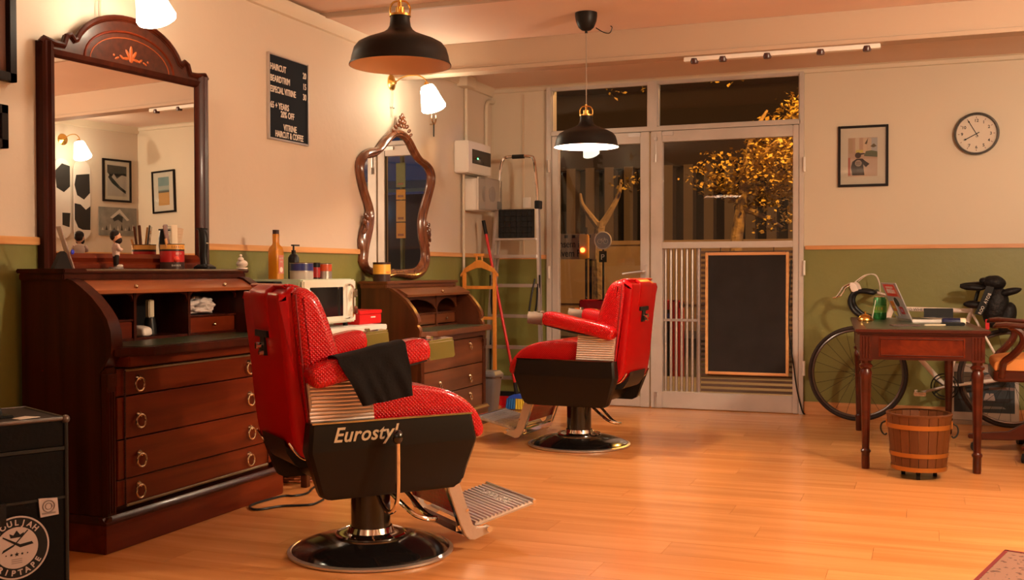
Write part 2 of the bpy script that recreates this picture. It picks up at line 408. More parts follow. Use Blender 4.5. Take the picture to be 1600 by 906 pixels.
# ================================================================ LIGHTS OF THE ROOM
def arc_pts(c, r, a0, a1, n, f):
    return [f(c[0]+r*math.cos(a0+(a1-a0)*i/n), c[1]+r*math.sin(a0+(a1-a0)*i/n)) for i in range(n+1)]
def sconce(label, wallx, y, z, sgn, cord=True, group='opal glass wall sconces'):
    t = thing('wall_sconce', label, 'wall lamp', (wallx, y, z)); t['group'] = group
    part('rosette', B().lathe([(.0, 0), (.055, 0), (.055, .006), (.045, .012), (.03, .016), (.014, .026), (.012, .035), (0, .036)], ax='x', seg=28).xf(Matrix.Diagonal((sgn, 1, 1, 1))), brass, t)
    pts = [(0.03*sgn, 0, 0), (.10*sgn, 0, .035), (.20*sgn, -.005, .035), (.262*sgn, -.01, -.0), (.270*sgn, -.012, -.035)]
    part('arm', B().tube(pts, .0045, 8, smooth=5), brass, t)
    Rm = Matrix.Rotation(-.30*sgn, 4, 'Y') @ Matrix.Rotation(.06, 4, 'X')
    c = T(.30*sgn, -.02, -.115)
    part('shade_cap', B().lathe([(0, .10), (.014, .10), (.018, .085), (.034, .078), (.034, .070), (0, .07)]).xf(c @ Rm), brass, t)
    part('glass_shade', B().lathe([(.028, .078), (.042, .072), (.052, .05), (.064, .0), (.078, -.055), (.084, -.075), (.080, -.088), (.062, -.097), (.03, -.101), (0, -.102)], seg=32).xf(c @ Rm), shade_g, t)
    if cord:
        part('cord', B().tube([(.012*sgn, .002, -.05), (.010*sgn, 0, -.3), (.008*sgn, .01, -.42)], .0025, 6).tube([(.012*sgn, -.02, -.05), (.010*sgn, -.022, -.15), (.010*sgn, -.012, -.2), (.01*sgn, -.012, -.24)], .002, 6), simple('cord_ivory', (.6, .5, .36), .5), t)
        part('cord_clip', B().ball((.008*sgn, -.012, -.17), .006, 8).ball((.008*sgn, .016, -.17), .006, 8), black, t)
    return t
sconce('opal glass wall sconce above the big arched mirror', XL, 3.78, 2.345, 1)
sconce('opal glass wall sconce above the oval carved mirror', XL, 6.55, 2.355, 1)
sconce('opal glass sconce on the right wall seen in the arched mirror', XR, 7.45, 2.375, -1, False)
sconce('opal glass sconce on the right wall beyond the frame', XR, 4.3, 2.36, -1, False)
def pendant(label, x, y, lit, zc=2.59, zr=1.806):
    t = thing('pendant_lamp', label, 'pendant lamp', (x, y, zr), group='black enamel pendant lamps')
    out = [(.190, 0), (.189, .006), (.184, .014), (.180, .035), (.172, .062), (.158, .080), (.130, .095), (.095, .108), (.065, .120), (.048, .132), (.040, .146), (.037, .165), (.036, .186), (.028, .190)]
    inn = [(.026, .186), (.033, .16), (.044, .13), (.062, .117), (.093, .104), (.128, .091), (.155, .077), (.168, .060), (.176, .034), (.180, .014), (.188, .0)]
    part('shade', B().lathe(out, cap=False, seg=48), shade_b, t)
    part('shade_lining', B().lathe(inn, cap=False, seg=48), shade_w, t, label='pale inside of the shade')
    cg = B().lathe([(.038, .182), (.040, .182), (.040, .190), (.030, .192), (0, .192)]).cyl((0, 0, .19), (0, 0, .215), .017)
    for k in range(4):
        a = k*PI/2+.3; u = Vector((math.cos(a), math.sin(a), 0))
        cg.tube([u*.036+Vector((0, 0, .19)), u*.037+Vector((0, 0, .215)), u*.024+Vector((0, 0, .236)), Vector((0, 0, .240))], .0035, 6, smooth=4)
    cg.cyl((0, 0, .215), (0, 0, .25), .006)
    part('brass_cage', cg, brass, t)
    part('cable', B().cyl((0, 0, .245), (0, 0, zc-zr-.09), .003, seg=8), simple('cable_grey', (.28, .22, .17), .6), t)
    part('ceiling_rose', B().lathe([(.010, -.105), (.028, -.10), (.045, -.085), (.060, -.05), (.065, -.02), (.065, 0), (0, 0)], (0, 0, zc-zr), seg=32).cyl((0, 0, zc-zr-.118), (0, 0, zc-zr-.10), .008), shade_b, t)
    part('bulb', B().ball((0, 0, .085), (.045, .045, .05), 20).cyl((0, 0, .12), (0, 0, .18), .014), bulb_m if lit else simple('unlit_bulb', (.75, .65, .55), .3), t)
    return t
pendant('black enamel pendant hanging near the price board, unlit', -1.83, 3.62, False, 2.615, 1.845)
p2 = pendant('black enamel pendant hanging before the door, lit underneath', -1.864, 6.09, True)
part('hanging_hook', B().tube([(.05, .03, .70), (.09, .05, .675), (.125, .06, .67), (.14, .06, .70), (.13, .06, .71)], .003, 6, smooth=4), black, p2)

# ================================================================ BARBER CHAIRS
def rrect(x0, x1, y0, y1, z, r, n=4):
    out = []
    for cx, cy, a in ((x1-r, y1-r, 0), (x0+r, y1-r, 1), (x0+r, y0+r, 2), (x1-r, y0+r, 3)):
        for i in range(n+1):
            t = (a+i/n)*PI/2; out.append((cx+r*math.cos(t), cy+r*math.sin(t), z))
    return out
def make_chair(label, loc, rz):
    t = thing('barber_chair', label, 'barber chair', loc, rz, 'red barber chairs')
    part('base_disc', B().lathe([(.305, .004), (.302, .016), (.285, .028), (.24, .044), (.19, .056), (.14, .064), (.10, .070), (0, .07)], seg=64), blackp, t)
    part('base_rim', B().lathe([(.31, 0), (.318, .004), (.318, .012), (.305, .017), (.300, .012), (.3, .0)], seg=64), alu, t, label='grey metal rim')
    part('column', B().lathe([(.078, .07), (.076, .09), (.076, .285), (0, .285)], seg=40), blackp, t)
    part('column_collar', B().lathe([(.135, .066), (.137, .072), (.132, .077), (.115, .072), (.09, .080), (.082, .10), (.078, .10), (.078, .07)], seg=48, cap=False), chrome, t)
    part('housing_core', B().loft([rrect(-.20, .22, -.245, .245, .285, .03), rrect(-.23, .25, -.245, .245, .33, .02), rrect(-.26, .27, -.245, .245, .545, .02)]), housing, t)
    for s in (-1, 1):
        def sec(x0, x1, yo, z): return [(x0, s*.238, z), (x0, s*(yo-.012), z), (x0+.012, s*yo, z), (x1-.012, s*yo, z), (x1, s*(yo-.012), z), (x1, s*.238, z)]
        part('side_housing', B().loft([sec(-.262, .236, .262, .270), sec(-.290, .258, .272, .284), sec(-.300, .266, .278, .305), sec(-.348, .305, .312, .448), sec(-.348, .305, .312, .456), sec(-.338, .290, .300, .549)]), housing, t)
    part('front_apron', B().loft([rrect(.20, .236, -.262, .262, .270, .01), rrect(.20, .266, -.278, .278, .305, .01), rrect(.20, .300, -.30, .30, .45, .01), rrect(.20, .286, -.295, .295, .53, .01)]), housing, t)
    for s in (-1, 1):
        part('trim_strip', B().box(-.335, .287, s*.302-.003, s*.302+.003, .547, .553), chrome, t)
    part('seat', B().pillow([(-.29, .545), (-.30, .60), (-.26, .645), (-.10, .658), (.06, .662), (.18, .644), (.27, .605), (.325, .555), (.355, .50), (.355, .462), (.335, .450), (.312, .462), (.29, .50), (.24, .53), (0, .535)], -.268, .268, .018, n=4), leather, t)
    part('back_cushion', B().pillow([(-.22, .56), (-.195, .68), (-.215, .80), (-.246, .90), (-.272, .965), (-.298, 1.003), (-.332, 1.022), (-.372, 1.020), (-.388, .97), (-.362, .76), (-.338, .56), (-.322, .43), (-.30, .415), (-.265, .46)], -.258, .258, .04), leather, t)
    part('back_shell', B().pillow([(-.36, 1.012), (-.415, 1.005), (-.432, .98), (-.408, .76), (-.388, .56), (-.372, .47), (-.345, .425), (-.312, .405), (-.29, .43), (-.31, .56), (-.34, .76)], -.235, .235, .028), vinyl, t)
    sh = B().pillow([(-.385, 1.030), (-.425, 1.022), (-.440, .99), (-.422, .872), (-.39, .868), (-.37, .95)], -.105, .105, .014)
    part('headrest_pad', sh, vinyl, t)
    part('headrest_top', B().pillow([(-.33, 1.02), (-.375, 1.036), (-.41, 1.03), (-.38, 1.01)], -.205, .205, .008), leather, t)
    sl = part('headrest_slot', B().box(-.428, -.40, -.075, .075, .842, .866), black, t)
    part('clamp', B().box(-.424, -.40, -.03, .02, .775, .85).cyl((-.43, -.005, .80), (-.40, -.005, .80), .017), darkm, sl)
    part('clamp_knob', B().cyl((-.448, -.005, .81), (-.42, -.005, .81), .012).cyl((-.44, -.02, .785), (-.42, -.02, .785), .009), chrome, sl)
    for s in (-1, 1): part('back_seam', B().tube([(-.374, s*.2485, 1.0), (-.352, s*.2515, .76), (-.330, s*.2515, .56), (-.316, s*.249, .44)], .0035, 6, smooth=4), simple('dark_red_piping', (.25, .004, .006), .4), t)
    part('recline_bracket', B().prism([(-.385, .48), (-.375, .43), (-.345, .385), (-.33, .375), (-.2, .36), (-.2, .40), (-.31, .405), (-.378, .455)], 'y', -.14, .14), darkm, t, bev=.008)
    for s in (-1, 1): part('back_edge_strip', B().tube([(-.386, s*.2, .475), (-.35, s*.215, .425), (-.30, s*.22, .408), (-.24, s*.22, .40)], .004, 6, smooth=4), chrome, t)
    rib = None
    for s in (-1, 1):
        rp = part('ribbed_panel', B().prism([(-.33, .55), (-.098, .55), (-.112, .72), (-.345, .69)], 'y', s*.270, s*.284), ribm, t)
        for k in range(11):
            z = .558+.0135*k
            b = B()
            b.tube([(-.335-.004*math.sin(k), s*.286, z), (-.100-k*.0012, s*.286, z)], .0063, 8)
            part('rib', b, ribm, rp)
        part('armrest_frame', B().prism([(-.33, .682), (-.09, .715), (.085, .755), (.085, .765), (-.33, .695)], 'y', s*.275, s*.340), darkm, t)
        ang = math.atan2(.085, .44)
        arm = B().pillow([(-.348, .700), (-.358, .725), (-.338, .752), (-.25, .778), (-.10, .808), (.02, .834), (.075, .836), (.098, .805), (.092, .765), (.05, .752), (-.08, .728), (-.20, .704), (-.31, .678), (-.338, .682)], s*.31-.048, s*.31+.048, .022, n=4)
        part('armrest', arm, leather, t)
        a = part('ashtray', B().box(.088, .192, s*.31-.040, s*.31+.040, .762, .828, rot=('Y', -.10)), chrome, t, bev=.004)
        part('ashtray_lid', B().box(.092, .188, s*.31-.036, s*.31+.036, .826, .834, rot=('Y', -.10)).cyl((.11, s*.31-.02, .838), (.11, s*.31+.02, .838), .006), chrome, a, bev=.002)
    for s in (-1, 1):
        part('footrest_bracket', B().prism([(.205, .30), (.262, .30), (.325, .112), (.342, .098), (.400, .098), (.408, .085), (.400, .072), (.335, .052), (.310, .055), (.292, .075), (.27, .12)], 'y', s*.215, s*.232), alu, t, bev=.003)
        part('bracket_bolt', B().cyl((.392, s*.205, .088), (.392, s*.244, .088), .012, seg=12), chrome, t); part('bracket_screw', B().cyl((.30, s*.23, .17), (.30, s*.236, .17), .006, seg=10), chrome, t)
        part('bracket_rail', B().prism([(.215, .28), (.232, .28), (.300, .10), (.285, .09)], 'y', s*.19, s*.213), chrome, t)
    part('calf_pad', B().box(.255, .272, -.19, .19, .14, .29, rot=('Y', -.33)), leather, t, bev=.006)
    part('crossbar', B().cyl((.302, -.21, .078), (.302, .21, .078), .014).box(.268, .30, -.2, .2, .085, .105), chrome, t)
    d = Vector((.61-.345, 0, .165-.105)); L = d.length; an = -math.atan2(d.z, d.x)
    q = T(.345, 0, .105) @ R4(an, 'Y')
    part('footrest_plate', B().box(0, L, -.205, .205, -.012, 0).xf(q), alu, t, bev=.003)
    rb = B()
    for k in range(15): rb.prism([(.006+k*.0172, 0), (.010+k*.0172, .007), (.016+k*.0172, .007), (.020+k*.0172, 0)], 'y', -.2, .2)
    part('tread_ribs', rb.xf(q), alu, t)
    part('footrest_lip', B().box(L-.004, L+.010, -.208, .208, -.014, .009).xf(q), chrome, t, bev=.003)
    text('tread_lettering', 'EUROSTYL', .045, alu, t, q @ face_mat((.19, .11, .006), (0, -1, 0), (1, 0, 0), (0, 0, 1)), .004, sx=1.0)
    lv = part('lever', B().tube([(-.04, -.362, .49), (-.04, -.362, .30), (-.045, -.358, .25), (-.05, -.335, .222), (-.05, -.28, .215), (-.03, -.16, .24), (0, -.06, .26)], .0085, 8, smooth=4), chrome, t)
    part('lever_knob', B().ball((-.04, -.362, .492), (.021, .021, .026), 14), blackp, lv)
    pd = part('pump_pedal', B().tube([(.05, .06, .275), (.12, .065, .235), (.20, .065, .17), (.25, .06, .150), (.285, .04, .155), (.295, 0, .16), (.285, -.04, .170), (.25, -.055, .185), (.19, -.06, .225), (.13, -.06, .262), (.05, -.05, .275)], .0085, 8, smooth=4), chrome, t)
    text('script_lettering', 'Eurostyl', .072, simple('gold_lettering', (.75, .58, .40), .3, metal=.7), t, face_mat((-.262, -.3085, .482), (1, 0, 0), (0, .12, .9928), (0, -.9928, .12)), .002, sx=.95, shear=.35, spacing=1.05, off=.0012)
    return t, pd
ch1, pd1 = make_chair('red barber chair nearest the camera, black towel on its arm', (-2.0, 3.69, 0), math.radians(50))
ch2 = dup(ch1); ch2.location = (-2.01, 6.41, 0); ch2.rotation_euler = (0, 0, math.radians(175))
ch2['label'] = 'red barber chair by the glass door, turned to the left wall'
for k in C.objects:
    if k.name.startswith('pump_pedal'):
        k.rotation_euler = (0, 0, -k.parent.rotation_euler.z + (math.radians(-12) if k.parent == ch1 else math.radians(-20)))
# towel on the near chair's right arm
def towel():
    b = B(); nu, nv = 26, 40; rings = []
    def zt(x): return .822+.19*(x+.02)
    for i in range(nu+1):
        u = i/nu; rg = []
        for j in range(nv+1):
            v = j/nv
            # path over the arm: inner hem, top, outer hem
            xt = -.262+.252*u; xb = -.178+.190*u
            top = zt(xt)
            if v < .22: y = -.252-.006*(1-v/.22); z = top-.075*(1-v/.22)-.01; x = xt
            elif v < .45:
                a = (v-.22)/.23*PI; y = -.312+.058*math.cos(a); z = top-.004+.016*math.sin(a); x = xt
            else:
                k = (v-.45)/.55; y = -.371-.014*k; zb = .612+.028*u; z = (top-.008)*(1-k)+zb*k; x = xt*(1-k)+xb*k
                y -= .006*math.sin(k*PI)+.010*noise.noise(Vector((x*14, z*9, 1)))*min(1, k*3)+.012*k*noise.noise(Vector((x*30+z*12, z*4, 5)))
            z += .004*noise.noise(Vector((x*18, y*18, z*18)))
            rg.append(Vector((x, y, z)))
        rings.append(rg)
    b.loft(rings, closed=False, cap=False)
    bmesh.ops.recalc_face_normals(b.bm, faces=b.bm.faces)
    r = bmesh.ops.solidify(b.bm, geom=b.bm.faces[:], thickness=.006)
    b.xf(T(-2.0, 3.69, 0) @ R4(math.radians(50), 'Z'))
    return part('towel', b, blackc)
tag(towel(), 'black towel draped over the arm of the nearest barber chair', 'towel')

# ================================================================ ROLL TOP CHEST (left) and ROLL TOP DESK
def ring_pull(parent, x, y, z, r=.024, m=abrass):
    t = part('ring_handle', B().lathe([(0, 0), (.013, 0), (.011, .006), (.006, .012), (0, .013)], (x, y, z+.026), ax='x', seg=14).ball((x+.010, y, z+.022), .007, 8), m, parent, world=True)
    part('ring', B().ring((x+.012, y, z), r, .0042, 'x', 24, 8), m, t, world=True)
def rope(p, q, r, n, m, parent, name='rope_moulding'):
    b = B(); p = Vector(p); q = Vector(q)
    for k in range(n):
        c = p+(q-p)*(k+.5)/n; d = (q-p).normalized()
        b.ball(c, (r*.8, r*1.0, r), 6)
    b.cyl(p, q, r*.6, seg=6)
    return part(name, b, m, parent, world=True)
def roll_desk(name, label, y0, y1, top, curve, mside, mdraw, mtop, spec):
    xb = -3.345
    t = thing(name, label, 'desk', (-3.15, (y0+y1)/2, 0))
    th = spec['side']
    prof = [(xb, .01), (xb, top-.02)]+curve+[(-2.948, .13), (-2.948, .01)]
    for a in (y0+.02, y1-.02-th):
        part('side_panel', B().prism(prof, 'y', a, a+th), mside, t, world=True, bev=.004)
        part('curved_edge', B().loft([[(x+.0, yy, z) for yy, x, z in ((a-.003, c[0]-.012, c[1]-.006), (a-.003, c[0]+.006, c[1]+.003), (a+th+.003, c[0]+.006, c[1]+.003), (a+th+.003, c[0]-.012, c[1]-.006))] for c in curve]), mtop, t, world=True)
    part('back_panel', B().box(xb, xb+.012, y0+.03, y1-.03, .03, top-.02), mside, t, world=True)
    part('top_board', B().box(xb-.005, -3.105+spec.get('tx', 0), y0, y1, top-.018, top).box(xb, -3.118+spec.get('tx', 0), y0+.01, y1-.01, top-.045, top-.018), mtop, t, world=True, bev=.004)
    ia, ib = y0+.02+th, y1-.02-th
    # tambour rolled up behind the top board
    tb = part('roll_front', B().prism([(-3.125, top-.045), (-3.09, top-.052), (-3.03, top-.085), (-3.035, top-.10), (-3.10, top-.08), (-3.14, top-.06)], 'y', ia, ib), mahog_l if spec['big'] else mtop, t, world=True)
    for y in spec['knobs']:
        part('knob', B().ball((-3.035, y, top-.072), .009, 10).cyl((-3.05, y, top-.08), (-3.035, y, top-.072), .004, seg=8), abrass, tb, world=True)
    zs = spec['slab']
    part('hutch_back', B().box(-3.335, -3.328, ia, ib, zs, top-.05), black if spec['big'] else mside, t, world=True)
    xf_ = -3.13
    # hutch fascia with arched openings
    hb, ht = zs+.002, top-.10
    part('hutch_shelf', B().box(-3.33, xf_, ia, ib, zs, zs+.012).box(-3.33, xf_-.01, ia, ib, ht, ht+.012), mside, t, world=True)
    for a in spec['posts']:
        part('hutch_divider', B().box(-3.33, xf_+.004, a-.008, a+.008, hb, ht), mside, t, world=True)
    def arch(a, b, z0, z1, r, dome=False):
        pts = [(a, ht+.02), (a, z1-r)]
        if dome:
            for k in range(1, 12):
                s_ = k/12; pts.append((a+(b-a)*s_, z1-r+r*math.sin(s_*PI)**.6))
        else:
            for k in range(5): s_ = k/4*PI/2; pts.append((a+r-r*math.cos(s_), z1-r+r*math.sin(s_)))
            for k in range(5): s_ = PI/2+k/4*PI/2; pts.append((b-r-r*math.cos(s_), z1-r+r*math.sin(s_)))
        pts += [(b, z1-r), (b, ht+.02)]
        part('hutch_arch', B().prism(pts, 'x', xf_-.012, xf_), mdraw, t, world=True)
    for a in spec['arches']: arch(*a)
    for a, b, z0, z1 in spec['small']:
        sd = part('small_drawer', B().box(-3.32, xf_-.004, a, b, z0, z1), mdraw, t, world=True, bev=.003)
        part('knob', B().ball((xf_+.006, (a+b)/2, (z0+z1)/2), .008, 8), abrass, sd, world=True)
        part('hutch_shelf', B().box(-3.33, xf_, a-.004, b+.004, z1+.002, z1+.010), mside, t, world=True)
    # writing slab with canted front corners
    sx = spec['slabx']
    ws = part('writing_slab', B().prism([(-3.33, ia+.004), (sx-.10, ia+.004), (sx-.095, y0+.03), (sx-.06, y0+.03+spec['cant']), (sx, y0+.08+spec['cant']), (sx, y1-.08), (sx-.06, y1-.02), (sx-.095, y1-.02), (sx-.10, ib-.004), (-3.33, ib-.004)], 'z', zs-.034, zs), mtop, t, world=True, bev=.004)
    part('leather_inset', B().box(-3.12, sx-.045, ia+.05, ib-.05, zs, zs+.002), leathg, ws, world=True, label='dark green leather inset')
    part('frieze', B().box(-3.0, sx-.06, ia, ib, zs-.075, zs-.034), mdraw, t, world=True, bev=.004)
    # carcass front
    part('carcass', B().box(-3.33, -2.955, ia-.001, ib+.001, .06, zs-.07), mside, t, world=True)
    for i, (z0, z1) in enumerate(spec['drawers']):
        d = part('drawer', B().box(-3.1, -2.93+spec['pop'][i], ia+.005, ib-.005, z0+.0015, z1-.0015), mdraw, t, world=True, bev=.0025)
        for y in spec['ry']: ring_pull(d, -2.929+spec['pop'][i], y, spec['rz'][i], spec['rr'])
    pw = .05
    for a in (y0+.022, y1-.022-pw):
        pb = B().box(-2.955, -2.925, a, a+pw, .13, zs-.075)
        part('pilaster', pb, mside, t, world=True, bev=.002)
        fb = B()
        for k in range(3): fb.cyl((-2.925, a+.011+k*.014, .15), (-2.925, a+.011+k*.014, zs-.17), .0045, seg=8)
        part('fluting', fb, mside, t, world=True)
        part('pilaster_block', B().box(-2.955, -2.918, a-.002, a+pw+.002, zs-.15, zs-.10).ring((-2.92, a+pw/2, zs-.125), .013, .003, 'x', 14, 6), mside, t, world=True, bev=.002)
    part('plinth', B().box(-3.345, -2.915, y0, y1, .0, .115), mdraw if spec['big'] else mside, t, world=True, bev=.004)
    part('plinth_moulding', B().prism([(-2.94, .112), (-2.905, .112), (-2.905, .120), (-2.918, .128), (-2.925, .140), (-2.945, .142)], 'y', y0-.006, y1+.006).prism([(y0-.008, .112), (y0-.008, .12), (y0+.012, .14), (y0+.03, .14), (y0+.03, .112)], 'x', -3.34, -2.91), mtop, t, world=True)
    if spec['big']:
        for z in (.165, .695):
            rope((-2.922, ia+.05, z), (-2.922, ib-.05, z), .0065, 110, simple('rope_gilt', (.20, .15, .09), .35, metal=.4), t)
        rope((-2.922, ia+.045, .165), (-2.922, ia+.045, .695), .005, 60, mside, t); rope((-2.922, ib-.045, .165), (-2.922, ib-.045, .695), .005, 60, mside, t)
        rope((-3.108, y0+.12, top-.006), (-3.108, y1-.01, top-.006), .0055, 120, simple('rope_gilt', (.2, .15, .09)), t)
    return t
curveA = [(-3.115, 1.052), (-3.09, 1.046), (-3.05, 1.022), (-2.996, .982), (-2.95, .935), (-2.922, .897), (-2.905, .85), (-2.90, .80), (-2.905, .76), (-2.925, .73), (-2.945, .70)]
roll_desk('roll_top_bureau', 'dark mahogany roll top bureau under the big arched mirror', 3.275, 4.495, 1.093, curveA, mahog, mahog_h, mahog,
  dict(side=.055, big=True, knobs=(3.60, 4.20), slab=.788, posts=(3.70, 4.06), arches=[(3.35, 3.692, .87, .985, .03), (3.708, 4.052, .8, .985, .04), (4.068, 4.42, .87, .985, .03)],
       small=[(3.355, 3.69, .80, .87), (4.07, 4.415, .80, .87)], slabx=-2.80, cant=.07, drawers=[(.594, .705), (.426, .592), (.270, .424), (.165, .268)], pop=(0, .004, .006, 0), ry=(3.478, 4.231), rz=(.634, .488, .332, .208), rr=.026, tx=0))
curveB = [(-3.16, .975), (-3.13, .97), (-3.09, .945), (-3.03, .90), (-2.98, .84), (-2.95, .79), (-2.945, .76), (-2.955, .74), (-2.94, .72), (-2.935, .70), (-2.945, .65)]
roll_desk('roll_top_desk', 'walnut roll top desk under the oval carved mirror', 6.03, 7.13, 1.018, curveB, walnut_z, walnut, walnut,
  dict(side=.035, big=False, knobs=(6.62,), slab=.703, posts=(6.72,), arches=[(6.10, 6.712, .80, .895, .07, True), (6.728, 7.06, .80, .895, .07, True)],
       small=[(6.12, 6.71, .722, .79), (6.73, 7.04, .722, .79)], slabx=-2.85, cant=.03, drawers=[(.44, .62), (.285, .438), (.135, .283)], pop=(0, 0, 0), ry=(6.34, 6.83), rz=(.56, .335, .212), rr=.016, tx=-.04))

# ================================================================ MIRRORS
def big_mirror():
    t = thing('arched_mirror', 'tall mahogany mirror with arched inlaid crest standing on the bureau', 'mirror', (-3.335, 3.90, 1.095), math.radians(-5))
    # local: x out of the wall, y along it (0 = middle), z up
    hw, hi = .485, .412; zt = .868
    glassz0, glassz1 = .065, zt
    part('glass', B().box(.016, .02, -hi-.004, hi+.004, glassz0-.004, glassz1+.004), mirror, t, smooth=False)
    def mould(y0, y1):      # fluted upright profile
        s_ = 1 if y1 > y0 else -1; w_ = abs(y1-y0)
        return [(0, y0), (.040, y0), (.046, y0+s_*w_*.15), (.040, y0+s_*w_*.35), (.048, y0+s_*w_*.5), (.040, y0+s_*w_*.68), (.038, y0+s_*w_*.8), (.024, y1), (0, y1)]
    for s_ in (-1, 1):
        part('upright', B().prism(mould(s_*hw, s_*hi), 'z', .0, .925), mahog, t)
    part('bottom_rail', B().prism([(0, 0), (.06, 0), (.06, .018), (.046, .028), (.050, .045), (.026, glassz0), (0, glassz0)], 'y', -hi, hi), mahog_h, t)
    part('top_rail', B().prism([(0, zt), (.024, zt), (.036, zt+.01), (.040, zt+.03), (0, zt+.03)], 'y', -hw, hw), mahog, t)
    out = [(-.485, .915), (-.47, .935), (-.42, .925), (-.37, .925), (-.355, .965), (-.335, .975), (-.315, .955), (-.30, .965)]
    for k in range(0, 17):
        a = PI-.30-k/16*(PI-.60); out.append((.315*math.cos(a), .925+.19*math.sin(a)**.9 if False else .905+.20*math.sin(a)))
    out += [(.315, .955), (.335, .975), (.355, .965), (.37, .925), (.42, .925), (.47, .935), (.485, .915)]
    part('crest', B().prism(out+[(.485, zt+.02), (-.485, zt+.02)], 'x', .004, .030), burl, t, bev=.003)
    pts = [(.032, a, b) for a, b in out]
    part('crest_moulding', B().tube(pts, .0125, 8).tube([(.026, a, b-.004) for a, b in out], .014, 6), mahog, t)
    part('arch_moulding', B().tube([(.030, .262*math.cos(PI-k/20*PI), .895+.150*math.sin(k/20*PI)) for k in range(21)], .006, 6), mahog_h, t)
    part('inlay_line', B().tube([(.031, .232*math.cos(PI-k/20*PI), .893+.125*math.sin(k/20*PI)) for k in range(21)], .0022, 6), inlay, t, label='thin orange inlaid line')
    fl_ = B()
    for y_, z_, ry, rz_, a in ((0, .955, .010, .034, 0), (-.018, .948, .008, .024, .6), (.018, .948, .008, .024, -.6), (-.028, .928, .022, .007, .1), (.028, .928, .022, .007, -.1), (0, .925, .012, .012, 0), (-.055, .930, .014, .006, -.6), (.055, .930, .014, .006, .6), (-.082, .922, .014, .005, .4), (.082, .922, .014, .005, -.4), (-.10, .932, .006, .006, 0), (.10, .932, .006, .006, 0)):
        fl_.ball((.031, y_, z_), (.0022, ry, rz_), 10, rot=RX(a))
    part('flower_inlay', fl_, inlay, t, kind='stuff', label='orange inlaid flower scroll')
    return t
big_mirror()
OUT=[(6.561,2.040),(6.477,2.017),(6.422,1.989),(6.355,1.943),(6.296,1.893),(6.223,1.882),(6.146,1.859),(6.090,1.826),(6.050,1.783),(6.040,1.733),(6.056,1.675),(6.088,1.604),(6.125,1.546),(6.158,1.487),(6.157,1.438),(6.126,1.400),(6.086,1.337),(6.065,1.264),(6.077,1.198),(6.064,1.143),(6.126,1.082),(6.241,1.045),(6.400,1.028),(6.511,1.044),(6.653,1.035),(6.800,1.025),(6.922,1.055),(6.991,1.116),(7.001,1.191),(6.971,1.286),(6.956,1.367),(6.941,1.421),(6.957,1.476),(7.020,1.588),(7.079,1.701),(7.086,1.771),(7.038,1.835),(6.944,1.874),(6.874,1.887),(6.808,1.931),(6.734,1.992),(6.655,2.033)]
INN=[(6.552,1.985),(6.491,1.965),(6.441,1.934),(6.394,1.897),(6.332,1.857),(6.248,1.816),(6.166,1.806),(6.120,1.771),(6.107,1.715),(6.126,1.650),(6.161,1.585),(6.206,1.520),(6.235,1.461),(6.240,1.393),(6.225,1.330),(6.195,1.268),(6.170,1.212),(6.155,1.162),(6.164,1.117),(6.268,1.098),(6.401,1.095),(6.483,1.094),(6.624,1.093),(6.712,1.096),(6.801,1.104),(6.877,1.146),(6.908,1.203),(6.894,1.264),(6.864,1.316),(6.848,1.389),(6.860,1.450),(6.894,1.532),(6.945,1.617),(6.988,1.701),(6.994,1.770),(6.950,1.811),(6.873,1.831),(6.801,1.864),(6.733,1.920),(6.675,1.970),(6.612,1.985)]
def resample(P, n):
    P = catmull([Vector((a, b, 0)) for a, b in P], 4, True); P.append(P[0]); L = [0]
    for i in range(1, len(P)): L.append(L[-1]+(P[i]-P[i-1]).length)
    out = []; j = 0
    for k in range(n):
        s_ = L[-1]*k/n
        while L[j+1] < s_: j += 1
        f = (s_-L[j])/(L[j+1]-L[j]+1e-9); out.append(P[j].lerp(P[j+1], f))
    return out
